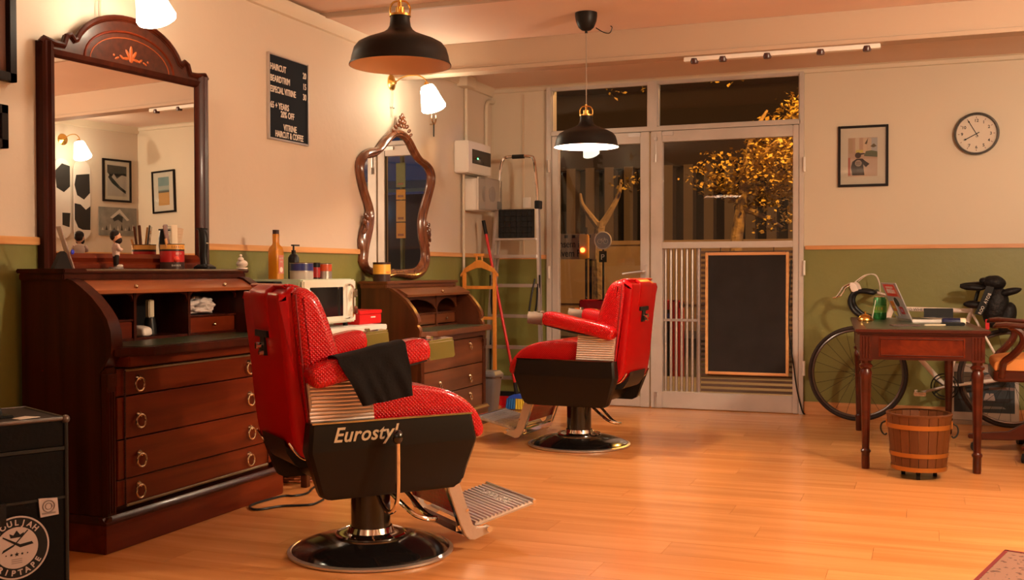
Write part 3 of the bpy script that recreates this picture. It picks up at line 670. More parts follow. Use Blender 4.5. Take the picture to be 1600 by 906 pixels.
def oval_mirror():
    t = thing('oval_mirror', 'curvy carved walnut mirror standing on the walnut roll top desk', 'mirror', (-3.352, 6.57, 1.02), math.radians(-2.5))
    t.scale = (1, 1, 1)
    a = resample(OUT, 120); b_ = resample(INN, 120)
    # match the two outlines point by point through the nearest inner point
    q = []; j = 0
    for k, p in enumerate(a):
        c = min(range(-6, 7), key=lambda d: (b_[(k+d) % 120]-p).length + abs(d)*.002); q.append(b_[(k+c) % 120])
    q = [(q[i-1]+q[i]*2+q[(i+1) % 120])/4 for i in range(120)]
    def ringat(f, x): return [(x, (a[i].x+(q[i].x-a[i].x)*f)-6.57, (a[i].y+(q[i].y-a[i].y)*f)-1.02+.0) for i in range(120)]
    pr = [(0, 0), (0, .018), (.10, .030), (.25, .040), (.40, .046), (.52, .042), (.60, .034), (.70, .036), (.80, .034), (.92, .022), (1, .016), (1, 0)]
    part('carved_frame', B().loft([ringat(f, x) for f, x in pr], wrap=True), carved, t)
    gb = B(); gb.face([(.012, v.x-6.57, v.y-1.02) for v in q]); part('glass', gb, mirror, t, smooth=False)
    def scroll(c, sc, flip, name='leaf_scroll'):
        b = B()
        for (dy, dz, r) in ((0, 0, .016), (.016, .022, .013), (-.012, .030, .012), (.012, .050, .013), (-.006, .062, .010), (.02, .072, .008), (-.016, -.02, .011), (.010, -.032, .010), (-.004, -.05, .008)):
            b.ball((.032, c[0]-6.57+dy*flip*sc, c[1]-1.02+dz*sc), (r*.8*sc, r*.9*sc, r*1.5*sc), 8, rot=RX(.5*flip*(1 if dz > 0 else -1)))
        pts = [(.04, c[0]-6.57+.014*sc*math.cos(k/14*PI*3.2)*(1-k/18)*flip, c[1]-1.02+.008+.018*sc*math.sin(k/14*PI*3.2)*(1-k/18)) for k in range(15)]
        b.tube(pts, .005*sc, 6)
        part(name, b, carved, t)
    scroll((6.115, 1.36), 1.25, 1); scroll((6.965, 1.33), 1.25, -1)
    b = B()
    for dy, dz, ry, rz_, an in ((0, .095, .014, .022, 0), (-.022, .080, .010, .018, .5), (.022, .080, .010, .018, -.5), (-.034, .055, .014, .020, .8), (.034, .055, .014, .020, -.8), (0, .055, .012, .02, 0), (-.06, .03, .014, .022, 1.0), (.065, .03, .014, .022, -1.0), (-.09, .01, .012, .02, 1.0), (.095, .005, .012, .02, -1.0), (-.12, -.02, .012, .02, .9), (.12, -.02, .010, .018, -.9)):
        b.ball((.028, .03+dy, 1.018+dz), (.012, ry, rz_), 10, rot=RX(an))
    b.ring((.03, .012, 1.052), .018, .006, 'x', 14, 6).ring((.03, .05, 1.052), .018, .006, 'x', 14, 6)
    part('crest_carving', b, carved, t, label='pierced leaf carving on top')
    return t
oval_mirror()
# ================================================================ ON THE LEFT WALL
pb = thing('price_board', 'black felt price board with white letters on the left wall', 'sign', (-3.379, 5.27, 1.81))
by0, by1, bz = 5.065-5.27, 5.475-5.27, .475
part('felt_panel', B().box(.001, .012, by0+.006, by1-.006, .006, bz-.006), felt, pb)
for n_, bb in (('frame_side', (by0, by0+.010, 0, bz)), ('frame_side', (by1-.010, by1, 0, bz)), ('frame_rail', (by0+.01, by1-.01, 0, .010)), ('frame_rail', (by0+.01, by1-.01, bz-.010, bz))):
    part(n_, B().box(.0, .018, bb[0], bb[1], bb[2], bb[3]), alu, pb, bev=.0015)
for body, ty, tz, al in (('HAIRCUT', by0+.018, .385, 'LEFT'), ('20', by1-.022, .385, 'RIGHT'), ('BEARDTRIM', by0+.018, .322, 'LEFT'), ('15', by1-.022, .322, 'RIGHT'), ('ESPECIAL VITRINE', by0+.018, .262, 'LEFT'), ('30', by1-.022, .262, 'RIGHT'),
                         ('65 + YEARS', by0+.018, .175, 'LEFT'), ('20% OFF', by0+.12, .133, 'LEFT'), ('VITRINE', .01, .062, 'CENTER'), ('HAIRCUT & COFFEE', .004, .020, 'CENTER')):
    text('lettering', body, .049, letter, pb, face_mat((.0125, ty, tz), (0, 1, 0), (0, 0, 1), (1, 0, 0)), .0012, sx=.76 if len(body) < 15 else .66, align=al, off=.0009)
for nm, lab, y0, y1, z0, z1 in (('framed_picture', 'black framed picture cut by the upper left frame edge', 2.9, 3.295, 1.827, 2.35), ('framed_picture', 'small black frame at the left edge below the bigger one', 2.95, 3.25, 1.563, 1.732)):
    t = thing(nm, lab, 'picture', (-3.379, (y0+y1)/2, z0), group='black frames at the left edge')
    w_, h_ = (y1-y0)/2, z1-z0
    part('frame', B().box(0, .03, -w_, -w_+.035, 0, h_).box(0, .03, w_-.035, w_, 0, h_).box(0, .03, -w_, w_, 0, .035).box(0, .03, -w_, w_, h_-.035, h_), framew, t, bev=.002)
    part('print', B().box(.001, .008, -w_+.03, w_-.03, .03, h_-.03), simple('brown_print', (.12, .05, .03), .4), t)
fz = thing('fuse_box', 'white fuse box with dark window and green light high on the wall', 'fuse box', (-3.379, 7.78, 1.835))
part('case', B().box(0, .12, -.20, .26, 0, .245), white, fz, bev=.008)
fw = part('window', B().box(.118, .124, -.12, .25, .075, .185), simple('smoked_window', (.03, .025, .02), .12), fz, bev=.002)
part('indicator_light', B().ball((.125, -.02, .118), .005, 10), simple('green_led', (.1, .9, .3), emit=(.05, 1, .25), estr=9), fw)
mb = thing('meter_box', 'grey meter box with clear cover below the fuse box', 'meter box', (-3.379, 7.87, 1.555))
part('case', B().box(0, .14, -.14, .20, 0, .245), white, mb, bev=.005)
part('clear_cover', B().box(.142, .20, -.15, .21, .004, .25), cglass, mb, bev=.004)
part('cover_flange', B().box(.138, .146, -.155, .215, -.002, .256), white, mb, bev=.002)
part('meter', B().cyl((.141, .03, .13), (.175, .03, .13), .062, seg=28).cyl((.175, .03, .13), (.18, .03, .13), .045, seg=28), simple('meter_face', (.5, .44, .4), .3), mb)
cp = B().tube([(XL+.016, 7.785, 2.08), (XL+.016, 7.785, 2.525)], .015, 10)
tag(part('conduit', cp, cream2), 'straight cream conduit from the fuse box up to the junction box', 'pipe')
tag(part('conduit', B().tube([(XL+.016, 8.20, 2.08), (XL+.016, 8.20, 2.38), (XL+.018, 8.215, 2.45), (XL+.02, 8.26, 2.475), (XL+.02, 8.34, 2.478)], .016, 10, smooth=5), cream2), 'bent cream conduit curving into the corner beside the straight one', 'pipe')
tag(part('conduit', B().tube([(XL+.03, 7.700, .09), (XL+.03, 7.700, 1.83)], .011, 8), cream2), 'thin cream conduit running down past the meter box', 'pipe')
jb = thing('junction_box', 'square cream junction box below the ceiling beam', 'junction box', (XL, 7.72, 2.505))
part('case', B().box(0, .09, -.08, .10, 0, .085), cream2, jb, bev=.004)
part('knockout', B().cyl((.05, .10, .045), (.05, .115, .045), .022), white, jb)
hk = thing('wall_hook', 'small forked metal hook on the wall right of the oval mirror', 'hook', (XL, 7.16, 2.06))
part('rod', B().cyl((.03, 0, 0), (.03, 0, .09), .005, seg=10), darkm, hk)
part('fork', B().tube([(.03, -.035, .16), (.03, -.032, .12), (.03, 0, .09), (.03, .032, .12), (.03, .035, .16)], .006, 8, smooth=4).cyl((0, 0, .09), (.03, 0, .09), .005), abrass, hk)
# ================================================================ ON THE BUREAU
def figure():
    t = thing('barber_figurine', 'bearded toy figurine with folded arms in front of the mirror', 'figurine', (-3.225, 3.70, 1.093), math.radians(55))
    skin = simple('figurine_skin', (.70, .38, .22), .45); shirt = simple('figurine_shirt', (.72, .55, .48), .6); hair = simple('figurine_hair', (.02, .012, .01), .5)
    part('stand', B().cyl((0, 0, 0), (0, 0, .008), .030, seg=20), simple('stand_grey', (.25, .2, .18), .5), t)
    part('shoes', B().ball((.010, -.012, .013), (.017, .009, .007), 10).ball((.010, .012, .013), (.017, .009, .007), 10), white, t)
    lg = B()
    for s_ in (-1, 1): lg.loft([[(c*r+0, s_*.010+s__*r, z) for c, s__ in [(math.cos(k*PI/5), math.sin(k*PI/5)) for k in range(10)]] for z, r in ((.012, .0085), (.03, .0095), (.052, .011), (.062, .010))])
    part('trousers', lg, hair, t)
    part('shirt', B().lathe([(.0, .052), (.016, .054), (.018, .07), (.020, .09), (.017, .104), (.008, .110), (0, .111)], seg=20).xf(Matrix.Diagonal((.85, 1.2, 1, 1))).tube([(0, -.022, .102), (.004, -.030, .088), (.014, -.026, .080)], .007, 8, smooth=3).tube([(0, .022, .102), (.004, .030, .088), (.014, .026, .080)], .007, 8, smooth=3), shirt, t)
    part('forearms', B().tube([(.014, -.026, .080), (.022, -.008, .083), (.020, .014, .086)], .006, 8, smooth=3).tube([(.014, .026, .080), (.023, .008, .080), (.020, -.014, .084)], .006, 8, smooth=3), skin, t)
    hd = part('head', B().ball((0, 0, .137), (.021, .019, .025), 20).ball((.021, 0, .136), (.004, .004, .005), 8).ball((0, -.0195, .137), (.004, .003, .006), 8).ball((0, .0195, .137), (.004, .003, .006), 8).cyl((0, 0, .105), (0, 0, .12), .009), skin, t)
    part('beard', B().ball((.008, 0, .122), (.018, .0185, .017), 16), hair, hd)
    part('hair', B().ball((-.005, 0, .148), (.0205, .0205, .019), 16).ball((-.012, 0, .138), (.013, .019, .018), 14), hair, hd)
    part('eyes', B().ball((.0195, -.007, .142), .0022, 6).ball((.0195, .007, .142), .0022, 6), black, hd)
    part('eyebrows', B().box(.018, .022, -.011, -.004, .146, .148).box(.018, .022, .004, .011, .146, .148), hair, hd)
figure()
tinred = simple('tin_red', (.50, .012, .012), .28, coat=.3); tinyel = simple('tin_yellow', (.80, .40, .07), .35); tindark = simple('tin_dark', (.05, .025, .02), .35)
def tin(name, label, x, y, z, r, h, bands, group=None, open_=True):
    t = thing(name, label, 'tin', (x, y, z), group=group)
    for i, (a, b, m) in enumerate(bands):
        part('band', B().lathe([(0, a*h) if i == 0 else (r*.98, a*h), (r, a*h), (r, b*h), (r*.98, b*h)], seg=36, cap=False), m, t)
    part('rim', B().ring((0, 0, h), r, .0018, 'z', 36, 6), tindark, t)
    part('inside', B().cyl((0, 0, h*.93), (0, 0, h*.95), r*.97, seg=36), black, t)
    return t
cb = tin('comb_tin', 'red and yellow striped tin full of combs on the bureau', -3.215, 4.055, 1.093, .054, .112, [(0, .28, tindark), (.28, .72, tinred), (.72, .80, tindark), (.80, 1, tinyel)])
def on_tin(t, body, size, m, ang, r, z, sx=.8):
    for i, ch in enumerate(body):
        if ch == ' ': continue
        a = ang+(i-(len(body)-1)/2)*size*sx*.78/r
        u = (math.cos(a), math.sin(a), 0); tt = (-math.sin(a), math.cos(a), 0)
        text('printed_letter', ch, size, m, t, face_mat((u[0]*r*1.006, u[1]*r*1.006, z), tt, (0, 0, 1), u), .0003, sx=sx, align='CENTER')
on_tin(cb, 'BARBER', .016, simple('print_brown', (.25, .08, .03)), -.45, .054, .094)
on_tin(cb, 'ESTD', .012, letter, -.35, .054, .066); on_tin(cb, 'BARBER', .012, letter, -.55, .054, .012)
part('badge', B().ball((.054*math.cos(-.55), .054*math.sin(-.55), .044), .014, 10).xf(Matrix.Identity(4)), simple('badge_red', (.8, .08, .05), .5), cb)
def comb(label, base, tip, wdt, m, teeth=True, cat='comb', tm=None):
    t = thing('comb', label, cat, base, group='combs and brushes in the striped tin')
    p = Vector((0, 0, 0)); q = Vector(tip)-Vector(base); d = q.normalized(); s_ = d.cross(Vector((.93, -.36, 0))).normalized(); n_ = d.cross(s_)
    L = q.length
    mw = Matrix((s_, d, n_)).transposed().to_4x4()
    part('spine', B().box(-wdt/2, -wdt/2+(.008 if teeth else wdt), 0, L, -.003, .003).xf(mw), m, t, bev=.0015)
    if teeth:
        b = B()
        for k in range(13): b.box(-wdt/2+.007, wdt/2, L*(.38+k*.047), L*(.38+k*.047)+.0022, -.0015, .0015)
        part('teeth', b.xf(mw), tm or m, t, kind='stuff')
brown = simple('brown_comb', (.16, .045, .02), .3); bone = simple('bone_comb', (.72, .60, .42), .4); tort = simple('tortoise_comb', (.50, .20, .04), .3)
cx, cy, cz = -3.215, 4.055, 1.105
comb('thin dark comb leaning left in the striped tin', (cx+.01, cy-.02, cz), (cx+.0, cy-.055, cz+.185), .014, brown, False)
comb('dark brown comb beside the cream handle', (cx, cy-.01, cz), (cx-.01, cy-.035, cz+.19), .018, brown, False)
comb('wide cream brush handle rising from the striped tin', (cx+.015, cy+.0, cz), (cx+.02, cy-.01, cz+.188), .030, bone, False, 'brush')
comb('wooden pick between the combs at the left of the tin', (cx+.008, cy-.022, cz), (cx+.012, cy-.06, cz+.125), .012, pine, False)
comb('orange brown wide toothed comb at the right of the tin', (cx+.005, cy+.018, cz+.055), (cx+.01, cy+.04, cz+.180), .042, tort, True)
comb('grey toothed comb behind the others in the tin', (cx-.022, cy+.0, cz+.04), (cx-.03, cy+.015, cz+.19), .028, simple('grey_comb', (.08, .07, .065), .4), True)
cl = thing('hair_clipper', 'black hair clipper standing upright at the right of the comb tin', 'clipper', (-3.16, 4.215, 1.093))
part('body', B().loft([[(x+c*rx, s__*ry, z) for c, s__ in [(math.cos(k*PI/8), math.sin(k*PI/8)) for k in range(16)]] for x, rx, ry, z in ((.0, .020, .018, .018), (.0, .018, .016, .03), (-.004, .018, .019, .07), (-.002, .021, .022, .11), (-.002, .022, .022, .145), (-.006, .019, .021, .172), (-.010, .016, .022, .185))]), black, cl)
part('blade', B().box(-.028, .006, -.023, .023, .184, .192), darkm, cl, bev=.001)
part('charging_stand', B().loft([rrect(-.045, .045, -.03, .04, 0, .014), rrect(-.045, .045, -.03, .04, .01, .014), rrect(-.026, .026, -.024, .024, .022, .012)]), black, cl, bev=.001)
part('metal_badge', B().box(.018, .0215, -.008, .008, .118, .124), chrome, cl)
af = thing('photo_holder', 'clear leaning photo holder with a dark pyramid base at the left end', 'photo holder', (-3.13, 3.345, 1.093), math.radians(10))
part('base_wedge', B().prism([(-.13, 0), (-.012, 0), (-.050, .060), (-.065, .068), (-.082, .062)], 'x', -.008, .008), black, af)
part('clear_panel', B().box(-.010, .010, -.003, .003, 0, .185, rot=RX(.50), piv=(0, 0, 0)), simple('acrylic', (.70, .60, .56), .08, trans=.5), af, bev=.001)
part('blue_clip', B().ball((.024, -.035, .065), (.006, .010, .010), 10), simple('clip_blue', (.03, .05, .7), .3), af)
# things in the bureau's pigeon holes
bg = B(); bmesh.ops.create_icosphere(bg.bm, subdivisions=4, radius=1)
for v in bg.bm.verts:
    n_ = v.co.normalized(); k = 1+.35*noise.noise(n_*2.2+Vector((3, 1, 2)))+.10*noise.noise(n_*7)
    v.co = Vector((n_.x*.06*k, n_.y*.10*k, max(-.032, n_.z*.045*k)))
bg.xf(T(-3.22, 4.245, .917))
tag(part('plastic_bag', bg, simple('crumpled_white_plastic', (.78, .66, .60), .3, bump=('noise', 30, .01))), 'crumpled white plastic bag in the right pigeon hole', 'bag')
tag(part('white_charger', B().pillow([(-.03, 0), (.035, 0), (.045, .02), (.03, .038), (-.03, .042)], -.03, .03, .012).xf(T(-3.19, 3.805, .8025)), white), 'small rounded white device in the middle pigeon hole', 'charger')
nb = thing('neck_brush', 'black neck brush with a cream handle inside the bureau', 'brush', (-3.24, 3.93, .801))
part('bristles', B().lathe([(0, 0), (.03, 0), (.028, .04), (.022, .075), (0, .078)], seg=20), black, nb)
part('handle', B().box(-.012, .012, -.018, .018, .075, .155), bone, nb, bev=.004)
# ================================================================ MICROWAVE STAND AND ITS THINGS
st = thing('side_table', 'white topped side table between the two roll top desks', 'table', (-3.1, 5.05, 0))
part('worktop', B().box(-.27, .245, -.42, .42, .752, .782), white, st, bev=.004)
part('apron', B().box(-.25, .22, -.40, .40, .69, .752), walnut_z, st, bev=.003)
for sx_ in (-.23, .20):
    for sy_ in (-.38, .38): part('leg', B().box(sx_-.018, sx_+.018, sy_-.018, sy_+.018, 0, .70), walnut_z, st, bev=.003)
mint = simple('mint_enamel', (.50, .56, .40), .3, coat=.4); mcream = simple('cream_enamel', (.74, .70, .56), .3, coat=.4)
mw = thing('microwave', 'retro mint green microwave with chrome handle on the side table', 'microwave', (-3.14, 4.97, .782))
part('body', B().box(-.18, .18, -.235, .315, .018, .258), mint, mw, bev=.014)
part('front', B().box(.172, .192, -.230, .310, .022, .254), mcream, mw, bev=.008)
dr = part('door_window', B().box(.190, .195, -.17, .165, .058, .215), simple('oven_glass', (.012, .010, .010), .08), mw, bev=.002)
hn = B().tube([(.193, .195, .225), (.235, .195, .215), (.238, .195, .13), (.235, .195, .055), (.193, .195, .045)], .007, 8, smooth=5)
part('handle', hn, chrome, mw)
for z_ in (.18, .085):
    k_ = part('knob', B().cyl((.192, .265, z_), (.215, .265, z_), .028, .024, seg=24), chrome, mw); part('knob_grip', B().box(.214, .226, .262, .268, z_-.02, z_+.02), chrome, k_, bev=.002)
for sx_ in (-.14, .14):
    for sy_ in (-.2, .28): part('foot', B().cyl((sx_, sy_, 0), (sx_, sy_, .02), .014), black, mw)
rbx = thing('red_box', 'glossy red tin box beside the microwave', 'box', (-3.05, 5.45, .782))
part('base', B().box(-.07, .10, -.13, .13, 0, .055), redp, rbx, bev=.003); part('lid', B().box(-.073, .103, -.133, .133, .056, .078), redp, rbx, bev=.003)
part('plate', B().box(.1, .1045, .0, .05, .035, .042), letter, rbx)
TZ = 1.04
bt = thing('oil_bottle', 'amber bottle with dark cap on the microwave', 'bottle', (-3.15, 4.80, TZ))
part('glass', B().loft([rrect(-.03*f, .03*f, -.033*f, .033*f, z_, .010*f) for z_, f in ((0, .95), (.004, 1), (.145, 1), (.165, .85), (.18, .5), (.19, .44), (.235, .46))]), amber, bt)
part('cap', B().cyl((0, 0, .235), (0, 0, .256), .017, seg=20), simple('cap_brown', (.04, .015, .012), .4), bt)
lb = part('label', B().box(.0305, .0315, -.022, .022, .03, .125), simple('pink_label', (.55, .16, .12), .5), bt)
part('label_medallion', B().cyl((.0315, 0, .05), (.0325, 0, .05), .014, seg=20), letter, lb)
for k, s_ in enumerate(('BAY RUM', 'TONIC')): text('label_lettering', s_, .012, letter, lb, face_mat((.032, 0, .105-.018*k), (0, 1, 0), (0, 0, 1), (1, 0, 0)), .0003, sx=.7, align='CENTER')
pp = thing('pump_bottle', 'black pump bottle behind the tins on the microwave', 'bottle', (-3.19, 5.03, TZ))
part('bottle', B().lathe([(0, 0), (.028, 0), (.030, .006), (.030, .115), (.022, .13), (.014, .136), (0, .136)], seg=28), black, pp)
part('pump', B().cyl((0, 0, .134), (0, 0, .155), .012).cyl((0, 0, .155), (0, 0, .178), .005).box(-.008, .010, -.012, .045, .178, .186), black, pp)
part('label_print', B().box(.0298, .0306, -.012, .012, .03, .075), simple('grey_print', (.4, .35, .3)), pp)
blue = simple('blue_tin', (.02, .03, .16), .3, coat=.4); silver = simple('silver_tin', (.45, .40, .36), .3, metal=.7)
t1 = tin('wax_tin', 'dark blue lidded wax tin stacked over a clear tub on the microwave', -3.10, 4.965, TZ, .062, .086, [(0, .46, simple('frosted_tub', (.50, .44, .38), .2)), (.46, .52, silver), (.52, .95, blue), (.95, 1, silver)])
t2 = tin('spray_can', 'black and red ribbed can between the blue and orange tins', -3.13, 5.155, TZ, .026, .088, [(0, .08, black), (.08, .72, simple('can_red', (.35, .012, .012), .35)), (.72, 1, black)])
t3 = tin('pomade_tin', 'orange lidded silver pomade tin at the right on the microwave', -3.12, 5.235, TZ, .040, .084, [(0, .42, silver), (.42, .5, silver), (.5, .95, simple('orange_lid', (.55, .07, .015), .35)), (.95, 1, silver)])
jr = tin('yellow_jar', 'yellow and brown banded jar at the foot of the oval mirror', -3.22, 6.10, 1.018, .056, .118, [(0, .38, tindark), (.38, .9, simple('jar_yellow', (.75, .40, .05), .35)), (.9, 1, tindark)])
on_tin(jr, 'WAX', .018, simple('print_red', (.5, .05, .05)), -.25, .056, .05)
bkt = tag(part('black_tray', B().box(-3.22, -3.06, 4.645, 4.72, TZ-.257, TZ-.01), black, bev=.004), 'black box squeezed between the bureau and the microwave', 'box')
bkt2 = B().ball((-3.10, 4.43, 1.118), (.03, .022, .02), 12).ball((-3.10, 4.42, 1.14), (.016, .012, .012), 10)
tag(part('white_ornament', bkt2.cyl((-3.10, 4.43, 1.093), (-3.10, 4.43, 1.10), .026, seg=20).ball((-3.10, 4.42, 1.158), .007, 8), letter), 'small white shell like ornament on the right end of the bureau', 'ornament')
bk = thing('wicker_basket', 'dark wicker basket on the floor behind the nearest chair', 'basket', (-3.04, 4.86, 0))
wick = simple('wicker', (.35, .10, .03), .5)
part('liner', B().lathe([(0, .005), (.128, .005), (.138, .17), (.13, .17), (.12, .012)], seg=32, cap=False), simple('wicker_dark', (.08, .02, .01), .6), bk)
b = B()
for k in range(13):
    z_ = .01+k*.0135
    pts = [((.133+.010*z_/.17+.005*math.sin(i*PI/2+k*PI))*math.cos(2*PI*i/64), (.133+.010*z_/.17+.005*math.sin(i*PI/2+k*PI))*math.sin(2*PI*i/64), z_) for i in range(64)]
    b.tube(pts, .006, 5, closed=True)
part('weave', b, wick, bk, kind='stuff')
part('rim', B().ring((0, 0, .185), .146, .010, 'z', 40, 8), wick, bk)
cable=[(-2.647,4.418,.006),(-2.638,4.317,.006),(-2.679,4.273,.006),(-2.754,4.230,.006),(-2.799,4.143,.006),(-2.839,4.128,.006),(-2.89,4.182,.006),(-2.895,4.283,.006),(-2.870,4.424,.006),(-2.822,4.446,.006),(-2.797,4.519,.006),(-2.836,4.636,.006),(-2.85,4.710,.006),(-2.85,4.80,.006)]
tag(part('power_cable', B().tube(cable, .0055, 8, smooth=6), black), 'black power cable looping on the floor by the bureau', 'cable')
tag(part('door_cable', B().tube([(-.940,8.300,1.16),(-.961,8.300,.708),(-.942,8.300,.516),(-.923,8.300,.373),(-.895,8.296,.181),(-.858,8.300,.03),(-.84, 8.305, .008)], .005, 8, smooth=5), black), 'thin black cable hanging beside the right door leaf', 'cable')
# ================================================================ CORNER: LADDER, VALET STAND, BROOM, BIN
def ladder():
    t = thing('step_ladder', 'tall aluminium step ladder leaning closed in the corner', 'ladder', (-3.03, 8.02, 0))
    def X(s_, z_): # half width tapers upward
        return s_*(.245-.073*z_/1.6)
    tilt = .07
    Y = lambda z_: -.10+tilt*z_
    for s_ in (-1, 1):
        b = B()
        b.loft([[(X(s_, z_)+dx, Y(z_)+dy, z_) for dx, dy in ((-.011, -.022), (.011, -.022), (.011, .022), (-.011, .022))] for z_ in (.03, 1.60)])
        part('front_stile', b, alu, t)
        part('foot_cap', B().box(X(s_, 0)-.016, X(s_, 0)+.016, Y(0)-.028, Y(0)+.028, 0, .045), black, t, bev=.003)
        part('rear_stile', B().loft([[(X(s_, z_)*.93+dx, Y(z_)+.055+dy, z_) for dx, dy in ((-.009, -.011), (.009, -.011), (.009, .011), (-.009, .011))] for z_ in (.03, 1.58)]), alu, t)
        part('hinge_cap', B().box(X(s_, 1.6)-.018, X(s_, 1.6)+.018, Y(1.6)-.03, Y(1.6)+.06, 1.57, 1.635), black, t, bev=.004)
        part('hand_strap', B().tube([(X(s_, 1.05)*.9, Y(.9)-.03, 1.02), (X(s_, .95)*.9-s_*.03, Y(.9)-.05, .88), (X(s_, .8)*.9-s_*.05, Y(.8)-.05, .74), (X(s_, .8)*.9-s_*.02, Y(.8)-.04, .72), (X(s_, .85)*.92, Y(.85)-.03, .82), (X(s_, .95)*.95, Y(.95)-.02, .98)], .008, 6, smooth=4), black, t)
    w_ = .165
    part('hand_hoop', B().tube([(-w_-.005, Y(1.6), 1.60), (-w_+.004, Y(1.7), 1.75), (-w_+.020, Y(1.8), 1.90), (-w_+.035, Y(1.9), 1.965), (-.09, Y(1.95), 1.99), (.09, Y(1.95), 1.99), (w_-.035, Y(1.9), 1.965), (w_-.020, Y(1.8), 1.90), (w_-.004, Y(1.7), 1.75), (w_+.005, Y(1.6), 1.60)], .013, 10, smooth=5), chrome, t)
    part('hoop_grip', B().tube([(-.05, Y(1.95), 1.99), (.05, Y(1.95), 1.99)], .017, 10), darkm, t)
    for z_ in (1.335, 1.205-.0, .975, .735, .49, .25):
        hwd = abs(X(1, z_))-.008
        s_ = part('step' if z_ < 1.3 else 'platform_bar', B().box(-hwd, hwd, Y(z_)-.045, Y(z_)+.02, z_-.022 if z_ < 1.3 else z_-.010, z_+.004), alu, t, bev=.003)
    b = B()
    for k in range(7): b.box(-.145+k*.0475, -.140+k*.0475, Y(1.45)-.03, Y(1.45)-.015, 1.345, 1.565)
    for k in range(6): b.box(-.145, .145, Y(1.45)-.03, Y(1.45)-.015, 1.345+k*.043, 1.350+k*.043)
    pl = part('platform', B().box(-.148, .148, Y(1.45)-.015, Y(1.45)+.005, 1.342, 1.57), simple('platform_black', (.02, .018, .018), .5), t, bev=.003)
    part('platform_ribs', b, darkm, pl, kind='stuff')
    for k in range(2):
        part('spreader_bar', B().cyl((X(1-2*k, .3)*.9, Y(.3)+.03, .2), (X(1-2*k, .3)*.9, Y(.3)+.03, 1.05), .007), black, t)
ladder()
sw = thing('light_switch', 'white double light switch above the ladder platform', 'switch', (-3.062, YB-.006, 1.60))
part('plate', B().box(-.035, .035, -.012, 0, 0, .085), white, sw, bev=.003); part('rocker', B().box(-.018, .018, -.018, -.012, .02, .065), white, sw, bev=.002)
vs = thing('valet_stand', 'orange wooden valet stand with coat hanger top behind the desk', 'valet stand', (-3.20, 7.655, 0))
part('hanger', B().loft([[(x, y_, z_) for y_, z_ in ((-.012, zc-th_), (.012, zc-th_), (.012, zc+th_), (-.012, zc+th_))] for x, zc, th_ in ((-.155, 1.045, .010), (-.12, 1.085, .018), (-.06, 1.115, .024), (-.02, 1.135, .03), (.02, 1.135, .03), (.06, 1.115, .024), (.12, 1.085, .018), (.155, 1.045, .010))]), orangew, vs, bev=.003)
part('neck', B().cyl((-.022, 0, 1.14), (-.022, 0, 1.20), .008).cyl((.022, 0, 1.14), (.022, 0, 1.20), .008).box(-.04, .04, -.01, .01, 1.195, 1.215), orangew, vs)
part('neck_ferrule', B().ball((-.022, 0, 1.16), .011, 10), brass, vs); part('neck_ferrule', B().ball((.022, 0, 1.16), .011, 10), brass, vs)
for s_ in (-1, 1):
    part('post', B().box(s_*.125-.013, s_*.125+.013, -.014, .014, .04, 1.07), orangew, vs, bev=.004)
    part('foot', B().box(s_*.125-.016, s_*.125+.016, -.10, .10, 0, .045), orangew, vs, bev=.006)
for z_ in (.955, .72, .30): part('rail', B().box(-.115, .115, -.008, .008, z_-.012, z_+.012), orangew, vs, bev=.003)
br = thing('broom', 'red handled broom with blue and yellow bristles leaning in the corner', 'broom', (-2.975, 7.86, 0))
top = Vector((-.30, .06, 1.48)); bot = Vector((.0, .0, .145))
part('handle', B().cyl(bot, bot.lerp(top, .93), .0115, seg=12).cyl(bot.lerp(top, .70), bot.lerp(top, .715), .014, seg=12), redp, br)
part('grip', B().cyl(bot.lerp(top, .92), top, .015, seg=12), black, br)
part('ferrule', B().cyl((.004, 0, .10), bot.lerp(top, .05), .019, .014, seg=12), black, br)
part('head', B().prism([(-.07, .085), (-.055, .105), (-.015, .122), (.02, .125), (.10, .110), (.15, .09)], 'y', -.022, .022), simple('broom_blue', (.03, .10, .6), .4), br, bev=.004)
for k in range(12):
    x = -.065+k*.0185
    bb = B()
    for j in range(5): bb.cyl((x+.004*(j % 3-1), -.014+.007*j, .088), (x*1.10-.004+.006*(j % 2), -.022+.011*j, .006+.008*(x+.07)), .0075, .009, seg=6)
    part('bristle_tuft', bb, bluep if k < 4 else yellp, br, kind='stuff')
dp = thing('dustpan', 'red dustpan lying on the floor beside the broom', 'dustpan', (-3.16, 7.90, 0))
part('pan', B().prism([(-.12, 0), (.10, 0), (.10, .006), (-.10, .012), (-.12, .10)], 'y', -.10, .10).box(-.12, .08, -.105, -.098, 0, .085).box(-.12, .08, .098, .105, 0, .085), redp, dp, bev=.002)
part('handle', B().box(-.24, -.11, -.014, .014, .075, .10), redp, dp, bev=.005)
wb_ = thing('waste_bin', 'grey plastic bin with lid at the right end of the walnut desk', 'bin', (-3.03, 7.42, 0))
part('body', B().loft([rrect(-.055-.025*k, .055+.025*k, -.06-.02*k, .06+.02*k, .30*k, .02) for k in (0, 1)]), greyp, wb_)
part('lid', B().loft([rrect(-.09, .09, -.09, .09, .30, .02), rrect(-.09, .09, -.09, .09, .318, .02), rrect(-.07, .07, -.07, .07, .342, .02)]), greyp, wb_, bev=.003)
part('lid_bracket', B().box(.06, .11, -.012, .012, .288, .296).cyl((-.02, -.06, .335), (-.02, .06, .335), .007), chrome, wb_)
thr = tag(part('floor_wedge', B().box(-3.25, -2.92, 7.56, 7.60, 0, .016, rot=('Z', .5)), pine, bev=.002), 'short wooden batten lying on the floor by the bin', 'batten')
